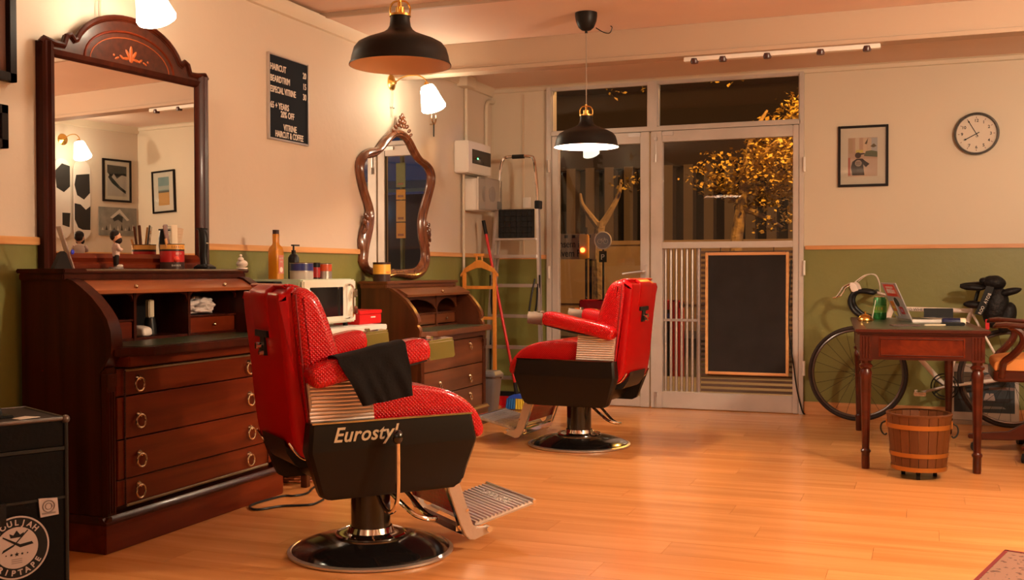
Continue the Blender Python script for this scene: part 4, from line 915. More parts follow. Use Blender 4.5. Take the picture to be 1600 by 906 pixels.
# ================================================================ DOOR AREA
cbd = thing('chalkboard', 'blank black chalkboard in a pale wooden frame against the door', 'chalkboard', (-1.272, 8.305, .285))
part('board', B().box(-.30, .30, 0, .012, .012, .92), boardm, cbd)
wdt = .022
part('frame_side', B().box(-.314, -.314+wdt, -.010, .016, 0, .935), pine, cbd, bev=.003); part('frame_side', B().box(.314-wdt, .314, -.010, .016, 0, .935), pine, cbd, bev=.003)
part('frame_rail', B().box(-.292, .292, -.010, .016, 0, wdt), pinex, cbd, bev=.003); part('frame_rail', B().box(-.292, .292, -.010, .016, .935-wdt, .935), pinex, cbd, bev=.003)
for s_ in (-1, 1): part('hanging_hook', B().tube([(s_*.2, .012, .92), (s_*.2, .012, .965), (s_*.2, .03, .975)], .003, 6), darkm, cbd)
tk = thing('spot_track', 'long white track with five dark spots under the ceiling beam', 'track light', (-.826, 6.65, 2.395))
part('track', B().box(-.575, .575, -.028, .028, -.026, 0), white, tk, bev=.003)
for x in (-.51, -.335, -.07, .24, .50): part('spot', B().lathe([(0, -.03), (.022, -.028), (.026, -.012), (.026, -.006)], (x, -.012, -.012), seg=18).cyl((x, -.012, -.02), (x, -.012, -.01), .024), simple('spot_brown', (.06, .015, .01), .3), tk)
# ================================================================ BACK WALL, RIGHT
def framed(label, ax, o, w_, h_, fw_, mt, img, fm=framew, tilt=0, group=None, grp='picture'):
    """ax 'y-' faces -Y, 'x-' faces -X; img(parent, u0,u1,v0,v1, mk) builds the print"""
    t = thing('framed_picture', label, 'picture', o, group=group)
    if ax == 'x-': t.rotation_euler = (0, 0, -PI/2)
    if tilt: t.rotation_euler[1] = tilt
    for a in (-w_/2, w_/2-fw_): part('frame_side', B().box(a, a+fw_, -.022, 0, -h_/2, h_/2), fm, t, bev=.0015)
    for z_ in (-h_/2, h_/2-fw_): part('frame_rail', B().box(-w_/2+fw_, w_/2-fw_, -.022, 0, z_, z_+fw_), fm, t, bev=.0015)
    part('mount', B().box(-w_/2+fw_, w_/2-fw_, -.010, -.004, -h_/2+fw_, h_/2-fw_), matw, t)
    img(t)
    part('glazing', B().box(-w_/2+fw_, w_/2-fw_, -.0175, -.0165, -h_/2+fw_, h_/2-fw_), glass, t)
    return t
def flat(t, name, pts, c, d, label=None, rough=.6):
    m = mat('print_%02x%02x%02x' % tuple(int(255*k) for k in c), c, rough)
    return part(name, B().prism(pts, 'y', -.0102-d*.0004, -.0098-d*.0004), m, t)
def R_(a, b, c_, d_): return [(a, c_), (b, c_), (b, d_), (a, d_)]
def img_street(t):
    flat(t, 'print', R_(-.105, .100, -.148, .135), (.50, .30, .22), 0)
    flat(t, 'sky_patch', R_(.045, .100, .0, .133), (.40, .38, .40), 1)
    for x, a, b, c in ((-.10, .02, .13, (.45, .28, .18)), (-.055, .03, .134, (.60, .45, .34)), (0, .02, .134, (.62, .42, .30)), (.03, .03, .13, (.58, .40, .30))): flat(t, 'building', R_(x, x+.028, a, b), c, 2)
    flat(t, 'palm', [(.01, .09), (.035, .13), (.03, .10), (.025, .085)], (.10, .06, .03), 3); flat(t, 'palm', [(.05, .07), (.075, .09), (.095, .07), (.07, .06)], (.12, .08, .04), 3)
    flat(t, 'yellow_sign', R_(-.05, 0, .025, .045), (.60, .45, .10), 3); flat(t, 'hedge', [(.005, .0), (.02, .035), (.06, .04), (.10, .03), (.10, -.01)], (.10, .11, .06), 3)
    flat(t, 'pavement', R_(-.10, .10, -.148, -.02), (.55, .36, .28), 1)
    flat(t, 'dark_jacket', [(-.075, -.14), (-.085, -.08), (-.075, -.04), (-.045, -.018), (-.005, -.018), (.02, -.04), (.045, -.058), (.02, -.082), (.0, -.06), (.005, -.10), (.01, -.14)], (.03, .022, .02), 4)
    flat(t, 'head', [(-.035+.022*math.cos(k), .006+.022*math.sin(k)) for k in [i*PI/6 for i in range(12)]], (.05, .03, .025), 4)
    flat(t, 'cap_brim', [(-.03, .02), (.01, .022), (.012, .014), (-.02, .008)], (.04, .03, .03), 5)
    flat(t, 'round_emblem', [(-.033+.024*math.cos(k), -.052+.024*math.sin(k)) for k in [i*PI/8 for i in range(16)]], (.38, .26, .20), 5)
    for k in range(3): flat(t, 'emblem_stripe', R_(-.05, -.016, -.063+k*.009, -.059+k*.009), (.10, .05, .04), 6)
    flat(t, 'red_edge', R_(-.105, -.09, -.14, -.01), (.45, .10, .06), 2)
framed('black framed photo of a man in dark jacket seen from behind', 'y-', (-.434, YB-.001, 1.919), .352, .448, .018, .05, img_street)
ck = thing('wall_clock', 'round black rimmed wall clock at the right of the back wall', 'clock', (.330, YB-.001, 2.045))
part('rim', B().lathe([(.150, 0), (.150, -.035), (.146, -.042), (.138, -.042), (.132, -.030), (.131, -.018)], ax='y', seg=48, cap=False), blackp, ck)
part('dial', B().cyl((0, -.018, 0), (0, -.001, 0), .1335, seg=48), simple('dial_cream', (.66, .56, .45), .6), ck)
for k in range(12):
    a = PI/2-k*PI/6; n_ = 12 if k == 0 else k
    if n_ not in (8, 11): text('numeral', str(n_), .030, black, ck, face_mat((.094*math.cos(a), -.0185, .094*math.sin(a)-.010), (1, 0, 0), (0, 0, 1), (0, -1, 0)), .0004, align='CENTER', off=.0006)
    part('minute_mark', B().box(-.002, .002, -.019, -.0182, .110, .121).xf(R4(k*PI/6, 'Y')), simple('mark_brown', (.2, .06, .04)), ck)
def hand(a, L, w_, d, nm): part(nm, B().prism([(-w_/2, -.022), (w_/2, -.022), (w_*.5, L*.8), (w_*1.2, L*.84), (0, L), (-w_*1.2, L*.84), (-w_*.5, L*.8)], 'y', -.0205-d, -.0195-d).xf(R4(a, 'Y')), black, ck)
hand(math.radians(-30), .115, .005, 0, 'minute_hand'); hand(math.radians(242), .095, .006, .002, 'hour_hand')
text('dial_mark', 'Q', .016, black, ck, face_mat((0, -.0185, -.024), (1, 0, 0), (0, 0, 1), (0, -1, 0)), .0003, align='CENTER')
# pictures that only the arched mirror shows
def img_land(t):
    flat(t, 'sky', R_(-.08, .08, .0, .15), (.22, .30, .30), 1); flat(t, 'cloud', R_(-.08, .08, .02, .06), (.40, .40, .36), 2); flat(t, 'sand', R_(-.08, .08, -.14, .0), (.60, .30, .10), 1); flat(t, 'horizon', R_(-.08, .08, -.01, .01), (.12, .10, .08), 2)
framed('narrow black framed sea and sand picture reflected in the mirror', 'y-', (1.545, YB-.001, 1.905), .335, .435, .018, .05, img_land, tilt=.04)
def img_tree(t):
    flat(t, 'print', R_(-.12, .12, -.16, .16), (.50, .42, .38), 0)
    flat(t, 'canopy', [(-.12, .15), (.12, .155), (.12, .08), (.07, .03), (.04, .07), (0, .02), (-.06, .06), (-.12, .05)], (.02, .018, .015), 2)
    flat(t, 'branch', [(.11, .03), (.06, -.03), (-.05, -.10), (-.11, -.13), (-.11, -.10), (-.04, -.06), (.05, .02), (.09, .06)], (.02, .018, .015), 2)
framed('tall black framed tree silhouette reflected in the mirror', 'x-', (XR-.001, 8.08, 2.017), .352, .435, .020, .05, img_tree)
po = thing('poster', 'grey photo poster of a rooftop crowd on the right wall', 'poster', (XR-.006, 8.09, 1.597), -PI/2)
part('sheet', B().box(-.235, .235, -.006, 0, -.145, .145), simple('poster_grey', (.26, .24, .20), .6, var=(.15, .14, .12), scale=9), po)
flat(po, 'roof_shape', [(-.14, .02), (-.02, .13), (.10, .04), (.07, .03), (-.02, .09), (-.11, .01)], (.5, .46, .4), -8)
flat(po, 'dark_bundle', [(-.06, .05), (.02, .085), (.08, .05), (.05, 0), (0, .02), (-.05, -.01)], (.05, .045, .04), -9)
for k in range(9): flat(po, 'crowd_figure', [(-.2+k*.047, -.09), (-.185+k*.047, -.02-.02*(k % 3)), (-.17+k*.047, -.09)], (.05, .045, .04) if k % 2 else (.45, .4, .34), -9)
for nm, y_, lab, col, sd in (('skateboard', 7.655, 'white skateboard deck with dark figure print nearer the pictures', 1, 1), ('skateboard', 7.425, 'white skateboard deck with leafy dark print farther from the pictures', 0, -1)):
    t = thing(nm, lab, 'skateboard', (XR-.004, y_, 1.40), -PI/2, 'skateboard decks on the right wall')
    W = .10; P = [(W*math.cos(a), .10+W*math.sin(a)) for a in [PI+k*PI/12 for k in range(13)]]+[(W*math.cos(a), .69+W*math.sin(a)) for a in [k*PI/12 for k in range(13)]]
    part('deck', B().prism(P, 'y', -.016, -.004), simple('deck_white', (.66, .58, .50), .5), t, bev=.003)
    dk = (.03, .025, .022)
    if col:
        flat(t, 'dark_face', [(-.085, .66), (.07, .64), (.09, .54), (.06, .44), (-.02, .40), (-.09, .47)], dk, 17); flat(t, 'dark_coat', [(-.09, .10), (-.095, .34), (-.04, .30), (.02, .35), (.09, .36), (.09, .20), (.05, .12), (0, .1)], dk, 17)
    else:
        flat(t, 'dark_leaves', [(-.09, .72), (.0, .74), (.08, .66), (.06, .50), (-.02, .46), (-.09, .52)], dk, 17); flat(t, 'dark_patch', [(-.09, .26), (0, .26), (.0, .14), (-.08, .12)], dk, 17)
# ================================================================ WRITING TABLE AND ITS THINGS
tb = thing('writing_table', 'mahogany writing table with green leather top by the bicycle', 'table', (-.336, 6.142, 0), math.radians(4.5))
TW, TL, TH = .635, 1.53, .762
part('tabletop', B().box(-.022, TW+.022, -.022, TL+.022, TH-.018, TH).box(-.012, TW+.012, -.012, TL+.012, TH-.028, TH-.018), mahog_x, tb, bev=.004)
part('leather_inset', B().box(.04, TW-.04, .04, TL-.04, TH, TH+.0015), leathg, tb)
def apron(x0, x1, y0, y1, ax):
    a = part('apron', B().box(x0, x1, y0, y1, .598, TH-.028), mahog_x, tb)
    if ax == 'x':
        w_ = part('drawer_front', B().box(x0+.04, x1-.04, y0-.004, y0+.004, .612, TH-.042), mahog_h, a, bev=.002)
        part('beading', B().tube([(x0+.05, y0-.005, .622), (x1-.05, y0-.005, .622), (x1-.05, y0-.005, TH-.052), (x0+.05, y0-.005, TH-.052)], .0035, 6, closed=True), mahog_x, a)
apron(.06, TW-.06, .006, .024, 'x'); apron(.06, TW-.06, TL-.024, TL-.006, 'x')
apron(.006, .024, .06, TL-.06, 'y'); apron(TW-.024, TW-.006, .06, TL-.06, 'y')
for lx in (.036, TW-.036):
    for ly in (.036, TL-.036):
        lg = part('leg', B().lathe([(0, 0), (.020, 0), (.022, .015), (.022, .085), (.027, .092), (.027, .100), (.020, .108), (.019, .115), (.030, .50), (.033, .525), (.028, .535), (.026, .545), (.036, .556), (.036, .566), (.026, .575), (.028, .590), (.028, .6)], (lx, ly, 0), seg=10), mahog_x, tb)
        part('leg_block', B().box(lx-.033, lx+.033, ly-.033, ly+.033, .59, TH-.028), mahog_x, lg, bev=.002)
        fb = B()
        for k in range(3): fb.cyl((lx-.016+k*.016, ly-.033, .605), (lx-.016+k*.016, ly-.033, TH-.04), .0045, seg=8)
        part('fluting', fb, mahog_x, lg)
def on_table(x, y): # table local -> world
    a = math.radians(4.5); return (-.336+x*math.cos(a)-y*math.sin(a), 6.142+x*math.sin(a)+y*math.cos(a), TH+.0015)
cn = thing('drink_can', 'tall green drink can at the far end of the table', 'can', on_table(.155, 1.20))
part('body', B().lathe([(0, 0), (.034, 0), (.041, .010), (.041, .130), (.035, .142), (.034, .146), (0, .144)], seg=32), simple('can_green', (.03, .22, .04), .25, coat=.5, metal=.3), cn)
part('rim', B().ring((0, 0, .146), .034, .002, 'z', 28, 6), chrome, cn)
gold = simple('can_gold', (.6, .42, .06), .35)
part('print_patch', B().lathe([(.0415, .045), (.0415, .09)], seg=32, cap=False), simple('can_light_green', (.12, .35, .05), .3), cn)
for i_, ch in enumerate('BEER'):
    a = -PI/2-.30+(i_-1.5)*.42; u_ = (math.cos(a), math.sin(a), 0)
    text('printed_letter', ch, .026, gold, cn, face_mat((u_[0]*.042, u_[1]*.042, .062), (-math.sin(a), math.cos(a), 0), (0, 0, 1), u_), .0004, align='CENTER')
bl = thing('desk_bell', 'small shiny brass desk bell in front of the green can', 'bell', on_table(.058, .93))
part('dome', B().lathe([(.046, .006), (.046, .012), (.040, .024), (.030, .036), (.016, .044), (0, .047)], seg=28), brass, bl)
part('base', B().lathe([(0, 0), (.042, 0), (.044, .006), (0, .008)], seg=28), brass, bl); part('plunger', B().cyl((0, 0, .045), (0, 0, .062), .006), brass, bl)
pen = thing('pen', 'thin white pen standing up between the bell and the can', 'pen', on_table(.10, 1.02))
part('barrel', B().cyl((0, 0, .0), (.022, 0, .13), .0022, seg=8), letter, pen); part('holder', B().cyl((0, 0, 0), (0, 0, .006), .012), brass, pen)
lp = thing('laptop', 'open laptop with stickers on its lid on the table', 'laptop', (-.075, 7.02, TH+.0015), math.radians(17))
part('keyboard_base', B().box(0, .235, 0, .33, 0, .016), alu, lp, bev=.003)
part('keys', B().box(.04, .13, .03, .30, .016, .0175), black, lp)
ldm = T(0, 0, .016) @ R4(-.42, 'Y')
ld = part('lid', B().box(-.006, 0, 0, .33, 0, .245).xf(ldm), simple('lid_grey', (.38, .34, .32), .35), lp, bev=.002)
part('screen', B().box(0, .0012, .01, .32, .012, .236).xf(ldm), darkwin, ld)
def stick(pts, c, d=0, nm='sticker'):
    part(nm, B().prism([(y_, z_) for y_, z_ in pts], 'x', -.0072-d*.0005, -.0062-d*.0004).xf(ldm), mat('sticker_%02x%02x%02x' % tuple(int(255*k) for k in c), c, .4), ld)
stick(R_(.06, .29, .155, .235), (.70, .03, .015)); stick(R_(.08, .26, .175, .20), (.75, .45, .38), 1); stick(R_(.09, .25, .21, .222), (.75, .5, .4), 1)
stick([(.15+.045*math.cos(k*PI/7), .115+.032*math.sin(k*PI/7)) for k in range(14)], (.04, .035, .035)); stick(R_(.22, .30, .05, .12), (.65, .16, .02)); stick(R_(.23, .29, .07, .085), (.65, .42, .05), 1)
stick([(.26, .01), (.31, .03), (.30, .05), (.25, .045)], (.70, .60, .12)); stick(R_(.07, .15, .035, .085), (.50, .03, .03)); stick(R_(.09, .13, .05, .07), (.45, .25, .35), 1)
stick(R_(.01, .07, .005, .035), (.50, .46, .42)); stick(R_(.19, .215, .02, .13), (.70, .60, .55)); stick([(.02, .20), (.055, .24), (.06, .15), (.02, .14)], (.60, .22, .14))
text('sticker_lettering', 'SKATE', .045, simple('sticker_white', (.8, .7, .65)), ld, ldm @ face_mat((-.0082, .245, .176), (0, -1, 0), (0, 0, 1), (-1, 0, 0)), .0004, sx=.9)
tl_ = thing('tablet', 'small dark tablet propped up behind the laptop base', 'tablet', (*on_table(.52, 1.34)[:2], TH+.0015), math.radians(10))
part('slab', B().box(-.09, .09, -.004, .004, .004, .07), black, tl_, bev=.002); part('stand', B().box(-.09, .09, -.03, .03, 0, .008), alu, tl_, bev=.002)
gc = thing('glasses_case', 'dark blue glasses case with a cream end on the table', 'glasses case', (*on_table(.545, .62)[:2], TH+.0015), math.radians(4))
part('case', B().pillow([(-.025, .0), (.025, 0), (.028, .02), (.018, .036), (-.018, .036), (-.028, .02)], -.07, .055, .006, ax='x'), simple('case_blue', (.01, .012, .05), .35), gc)
part('end_band', B().pillow([(-.0255, .0), (.0255, 0), (.0285, .02), (.0185, .0365), (-.0185, .0365), (-.0285, .02)], .028, .058, .002, ax='x'), bone, gc)
tag(part('wallet', B().box(-.07, .055, -.03, .03, 0, .018).xf(T(*on_table(.53, .50)) @ R4(.12, 'Z')), black, bev=.004), 'black wallet lying in front of the blue glasses case', 'wallet')
tag(part('notebook', B().box(-.08, .075, -.04, .04, 0, .006).xf(T(*on_table(.26, .40)) @ R4(.3, 'Z')), simple('brown_cover', (.10, .05, .04), .5), bev=.002), 'thin brown notebook lying before the laptop lid', 'notebook')
ey = thing('pen', 'cream pen lying on the table right of the notebook', 'pen', (*on_table(.42, .42)[:2], TH+.0015), .4)
part('barrel', B().cyl((-.06, 0, .005), (.06, 0, .005), .0045, seg=8), bone, ey)
# wooden bucket on castors
bu = thing('wooden_bucket', 'brass hooped wooden bucket on castors in front of the table', 'bucket', (-.030, 6.02, 0))
stave = simple('stave_wood', (.13, .038, .009), .42, grain=('z', (.10, .028, .007), .12), spec=.35)
ns = 20
for k in range(ns):
    a0, a1 = 2*PI*(k+.03)/ns, 2*PI*(k+.97)/ns
    def sec(z_, R0, th_): return [(R0*math.cos(a0), R0*math.sin(a0), z_), (R0*math.cos((a0+a1)/2)*1.006, R0*math.sin((a0+a1)/2)*1.006, z_), (R0*math.cos(a1), R0*math.sin(a1), z_), ((R0-th_)*math.cos(a1), (R0-th_)*math.sin(a1), z_), ((R0-th_)*math.cos(a0), (R0-th_)*math.sin(a0), z_)]
    part('stave', B().loft([sec(.045, .134, .014), sec(.333, .161, .014)]), stave, bu)
part('bucket_floor', B().cyl((0, 0, .055), (0, 0, .07), .122, seg=28), darkm, bu)
hoopm = simple('old_brass', (.42, .17, .035), .35, metal=.7)
for z0, z1 in ((.262, .286), (.118, .140), (.046, .068)):
    f_ = lambda z_: .1355+.0938*(z_-.045)
    part('hoop', B().lathe([(f_(z0), z0), (f_(z0)+.0025, z0), (f_(z1)+.0025, z1), (f_(z1), z1)], seg=48, cap=False), hoopm, bu)
part('rim_band', B().lathe([(.146, .326), (.163, .326), (.165, .336), (.160, .340), (.147, .338)], seg=48, cap=False), stave, bu)
for s_ in (-1, 1):
    part('handle_plate', B().box(s_*.158-.006, s_*.158+.006, -.014, .014, .26, .30), hoopm, bu, bev=.002)
    part('ring_handle', B().tube([(s_*.164, .0, .285), (s_*.184, .012, .272), (s_*.190, .016, .245), (s_*.182, .014, .222), (s_*.168, .010, .212), (s_*.160, .004, .22)], .0045, 8, smooth=4), darkm, bu)
for k in range(3):
    a = .5+k*2*PI/3
    c_ = part('castor', B().cyl((.09*math.cos(a), .09*math.sin(a), .03), (.09*math.cos(a), .09*math.sin(a), .05), .012), darkm, bu)
    part('wheel', B().cyl((.09*math.cos(a)-.010, .09*math.sin(a), .018), (.09*math.cos(a)+.010, .09*math.sin(a), .018), .018, seg=20), black, c_)
# ================================================================ BICYCLE
bike = thing('bicycle', 'white road bicycle leaning on the green wall behind the table', 'bicycle', (0, 8.08, 0))
fw = simple('frame_white', (.74, .62, .54), .3, coat=.4)
tyre = simple('tyre_brown', (.035, .022, .018), .6)
FC, RCn, BBk = Vector((-.453, 0, .344)), Vector((.545, 0, .344)), Vector((.125, 0, .275))
for c_, nm in ((FC, 'front_wheel'), (RCn, 'rear_wheel')):
    wl_ = part(nm, B().ring(c_, .328, .0135, 'y', 64, 10), tyre, bike)
    part('rim', B().ring(c_, .308, .0095, 'y', 64, 8), simple('rim_grey', (.14, .11, .10), .3, metal=.8), wl_)
    part('hub', B().cyl(c_+Vector((0, -.035, 0)), c_+Vector((0, .035, 0)), .016).cyl(c_+Vector((0, -.05, 0)), c_+Vector((0, .05, 0)), .006), chrome, wl_)
    for k in range(24):
        a = 2*PI*k/24; a2 = a+(.9 if k % 2 else -.9); sd = .028 if k % 4 < 2 else -.028
        part('spoke', B().cyl(c_+Vector((.016*math.cos(a2), sd, .016*math.sin(a2))), c_+Vector((.302*math.cos(a), 0, .302*math.sin(a))), .0013, seg=4, cap=False), darkm, wl_)
HT, HB_, ST = Vector((-.215, 0, .845)), Vector((-.262, 0, .70)), Vector((.300, 0, .800))
fm_ = part('top_tube', B().cyl(HT-Vector((.006, 0, .035)), ST, .0165, seg=14), fw, bike)
text('frame_lettering', 'TWO WHEELS', .026, black, fm_, face_mat((-.16, -.0175, .798), (1, 0, -.006), (.006, 0, 1), (0, -1, 0)), .0006, sx=1.1)
part('down_tube', B().cyl(HB_+Vector((.01, 0, .015)), BBk, .018, seg=14), fw, bike)
part('seat_tube', B().cyl(BBk, ST+Vector((.012, 0, .05)), .0155, seg=14), fw, bike)
part('head_tube', B().cyl(HB_, HT, .020, seg=14), fw, bike)
for s_ in (-1, 1):
    part('seat_stay', B().tube([ST+Vector((0, s_*.01, -.02)), RCn+Vector((-.03, s_*.045, .03)), RCn+Vector((0, s_*.05, 0))], .008, 8), fw, bike)
    part('chain_stay', B().tube([BBk+Vector((.02, s_*.02, 0)), RCn+Vector((0, s_*.05, 0))], .009, 8), fw, bike)
    part('fork_blade', B().tube([HB_+Vector((0, s_*.03, 0)), Vector((-.36, s_*.045, .50)), Vector((-.41, s_*.048, .40)), FC+Vector((0, s_*.05, 0))], lambda t_: .013-.006*t_, 10, smooth=4), fw, bike)
part('fork_crown', B().box(-.285, -.245, -.042, .042, .675, .705), fw, bike, bev=.008)
part('front_brake', B().box(-.30, -.25, -.03, .03, .70, .735).box(-.315, -.295, -.035, -.022, .66, .72), chrome, bike, bev=.004)
part('chain_ring', B().ring(BBk+Vector((0, -.035, 0)), .088, .005, 'y', 40, 6).ring(BBk+Vector((0, -.035, 0)), .068, .004, 'y', 36, 6), black, bike)
for k in range(5): part('spider_arm', B().cyl(BBk+Vector((0, -.035, 0)), BBk+Vector((.085*math.cos(k*2*PI/5), -.035, .085*math.sin(k*2*PI/5))), .006, seg=6), darkm, bike)
cr = part('crank', B().tube([BBk+Vector((0, -.05, 0)), BBk+Vector((-.155, -.06, -.045))], .010, 8), alu, bike)
part('pedal', B().box(BBk.x-.20, BBk.x-.12, -.145, -.065, BBk.z-.062, BBk.z-.035).ball((BBk.x-.185, -.10, BBk.z-.03), (.014, .02, .012), 8), chrome, cr, bev=.004)
part('stem', B().tube([HT+Vector((0, 0, -.01)), HT+Vector((-.012, 0, .045)), HT+Vector((-.035, 0, .055)), Vector((-.335, 0, .925))], .0125, 8), alu, bike)
for s_ in (-1, 1):
    yb = s_*.19
    part('drop_bar', B().tube([(-.335, 0, .925), (-.33, yb*.8, .93), (-.345, yb, .925), (-.42, yb, .935), (-.475, yb, .915), (-.495, yb, .865), (-.478, yb, .81), (-.43, yb, .765), (-.37, yb, .745)], .0155, 10, smooth=4), black, bike)
    part('brake_hood', B().pillow([(-.452, .925), (-.438, .945), (-.455, .985), (-.478, .997), (-.497, .985), (-.483, .935)], yb-.013, yb+.013, .004, smooth=2), fw, bike)
    part('brake_lever', B().tube([(-.485, yb, .99), (-.535, yb, .965), (-.56, yb, .93), (-.585, yb, .895), (-.61, yb, .888)], lambda t_: .008-.003*t_, 8, smooth=4), chrome, bike)
    part('brake_cable', B().tube([(-.46, yb, 1.0), (-.40, yb*.8, 1.045), (-.34, yb*.5, 1.05), (-.31, yb*.2, 1.0), (-.30, 0, .93)], .0035, 6, smooth=5), fw, bike)
part('seat_post', B().cyl(ST+Vector((.012, 0, .04)), ST+Vector((.045, 0, .17)), .0135, seg=12), darkm, bike)
part('saddle', B().loft([[(x+0, w__*math.cos(a), z_+h__*math.sin(a)) for a in [2*PI*i/14 for i in range(14)]] for x, w__, z_, h__ in ((.22, .012, .975, .010), (.25, .022, .978, .016), (.33, .035, .982, .020), (.40, .06, .988, .024), (.46, .075, .992, .024), (.49, .06, .992, .015))]), black, bike)
# dark padded seat pack hanging over the saddle
bp = thing('black_bag', 'lumpy black bag with white lettering strapped over the bicycle saddle', 'bag', (.41, 7.97, .70))
bagm = simple('bag_fabric', (.010, .008, .008), .5, bump=('noise', 25, .01))
def blob(P, m, nm, lab=None):
    b = B()
    for c_, r_, rot in P:
        bmesh.ops.create_icosphere(b.bm, subdivisions=3, radius=1, matrix=Matrix.Translation(Vector(c_)) @ (rot.to_4x4() if rot else Matrix()) @ Matrix.Diagonal((*r_, 1)))
    for v in b.bm.verts: v.co += v.co.normalized()*.006*noise.noise(v.co*22)
    return part(nm, b, m, bp, lab)
blob([((.03, 0, .13), (.085, .06, .145), RY(.12))], bagm, 'body')
blob([((.10, .0, .06), (.055, .05, .11), RY(.25))], bagm, 'side_pocket')
blob([((.02, 0, .295), (.075, .055, .050), RY(.1))], bagm, 'top_roll')
blob([((-.11, 0, .262), (.085, .032, .022), RY(.06))], bagm, 'left_flap'); blob([((.115, -.02, .235), (.075, .035, .026), RY(-.25))], bagm, 'right_flap')
blob([((-.10, 0, .145), (.075, .035, .028), RY(.1))], bagm, 'side_strap_roll'); blob([((-.045, 0, .31), (.028, .03, .02), None)], bagm, 'buckle')
part('strap', B().loft([[(x-.02, -.072, z_), (x+.028, -.068, z_-.01), (x+.028, -.062, z_-.01), (x-.02, -.066, z_)] for x, z_ in ((-.085, .085), (-.055, .15), (-.028, .225), (-.010, .275))]), black, bp)
for i_, ch in enumerate('ROO AYOB'):
    if ch == ' ': continue
    f_ = i_/7.5; text('printed_letter', ch, .030, letter, bp, face_mat((-.060+.062*f_, -.0745, .088+.135*f_), (.42, 0, .907), (-.907, 0, .42), (0, -1, 0)), .0006, sx=.85, align='CENTER')
part('red_tag', B().box(-.035, -.010, -.062, -.05, -.02, .05), redp, bp, bev=.003)
# picture on the floor
fp = thing('leaning_print', 'mounted rowing boat print standing on the floor against the back wall', 'picture', (.375, 8.205, .03))
til = R4(-.16, 'X')
part('mount', B().box(-.232, .232, -.004, .008, 0, .395).xf(til), simple('mount_grey', (.50, .42, .36), .7), fp)
part('skirting_strip', B().box(-.232, .232, -.025, .02, -.03, -.0), simple('strip_grey', (.35, .26, .2), .5), fp, bev=.003)
def fpl(pts, c, d): part('print_area', B().prism(pts, 'y', -.0048-d*.0006, -.0040-d*.0006).xf(til), mat('print_%02x%02x%02x' % tuple(int(255*k) for k in c), c, .6), fp)
fpl(R_(-.185, .205, .055, .335), (.045, .05, .055), 0); fpl([(-.18, .33), (-.06, .33), (-.1, .24), (-.18, .25)], (.12, .09, .06), 1); fpl([(-.02, .30), (.04, .325), (.08, .27), (.02, .25)], (.30, .17, .13), 1)
fpl([(-.17, .14), (-.05, .12), (.16, .125), (.2, .16), (.05, .15), (-.1, .16)], (.03, .02, .02), 2)
for x in (-.10, .03, .06): fpl([(x-.025, .14), (x-.01, .19), (x+.01, .19), (x+.022, .14)], (.35, .24, .20), 2)
fpl(R_(.04, .2, .215, .235), (.18, .10, .08), 2); fpl([(-.0, .08), (.15, .085), (.13, .10), (.01, .1)], (.2, .18, .16), 1)
# desk armchair
ac = thing('desk_armchair', 'swivel wooden armchair with orange seat right of the table', 'chair', (.66, 7.0, 0))
part('seat_cushion', B().pillow([(-.285, .50), (-.295, .53), (-.27, .562), (-.15, .578), (.1, .58), (.24, .57), (.26, .52), (.24, .488), (-.25, .488)], -.268, .268, .012), orseat, ac)
part('seat_frame', B().loft([rrect(-.29, .26, -.275, .275, .445, .03), rrect(-.30, .27, -.285, .285, .455, .03), rrect(-.30, .27, -.285, .285, .50, .03), rrect(-.29, .26, -.275, .275, .51, .03)]), mahog_x, ac)
for s_ in (-1, 1):
    y_ = s_*.34
    part('arm', B().loft([[(x+.0, y_+w__*math.cos(a), z_+h__*math.sin(a)) for a in [2*PI*i/10 for i in range(10)]] for x, w__, h__, z_ in ((-.305, .012, .008, .760), (-.29, .034, .016, .768), (-.24, .040, .018, .772), (-.16, .030, .017, .766), (0, .024, .016, .756), (.2, .022, .016, .765), (.30, .02, .016, .78))]), mahog_x, ac)
    part('arm_support', B().tube([(-.22, y_, .765), (-.16, y_, .73), (-.15, y_, .67), (-.20, s_*.32, .60), (-.245, s_*.29, .555), (-.255, s_*.28, .47)], lambda t_: .018+.004*math.sin(t_*PI), 8, smooth=4), mahog_x, ac)
    part('back_post', B().tube([(.26, s_*.25, .46), (.30, s_*.27, .65), (.31, s_*.30, .79)], .018, 8, smooth=3), mahog_x, ac)
part('back_rest', B().tube([(.31, -.31, .80), (.36, -.2, .83), (.38, 0, .84), (.36, .2, .83), (.31, .31, .80)], .028, 10, smooth=4), mahog_x, ac)
part('pedestal', B().lathe([(0, .10), (.045, .10), (.05, .15), (.07, .17), (.07, .19), (.052, .20), (.045, .30), (.055, .36), (.07, .38), (.05, .41), (.05, .45), (0, .45)], seg=24), mahog_x, ac)
for k in range(5):
    a = math.radians(178+72*k); u_ = Vector((math.cos(a), math.sin(a), 0)); v_ = Vector((-u_.y, u_.x, 0))
    lgp = part('base_leg', B().loft([[u_*r_+v_*(-w__)+Vector((0, 0, z0)), u_*r_+v_*w__+Vector((0, 0, z0)), u_*r_+v_*w__+Vector((0, 0, z1)), u_*r_+v_*(-w__)+Vector((0, 0, z1))] for r_, w__, z0, z1 in ((.03, .03, .10, .19), (.12, .03, .085, .175), (.20, .028, .075, .125), (.34, .026, .07, .11), (.42, .02, .075, .10))]), mahog_x, ac, bev=.004)
    c_ = part('castor', B().cyl(u_*.38+Vector((0, 0, .045)), u_*.38+Vector((0, 0, .075)), .009, seg=10), chrome, ac)
    part('wheel', B().cyl(u_*.38+v_*-.022+Vector((0, 0, .027)), u_*.38+v_*.022+Vector((0, 0, .027)), .027, seg=20), black, c_)
# ================================================================ FRONT: FLIGHT CASE AND RUG
fc = thing('flight_case', 'tall black flight case with round white sticker at the lower left', 'case', (-2.56, 2.70, 0), math.radians(64))
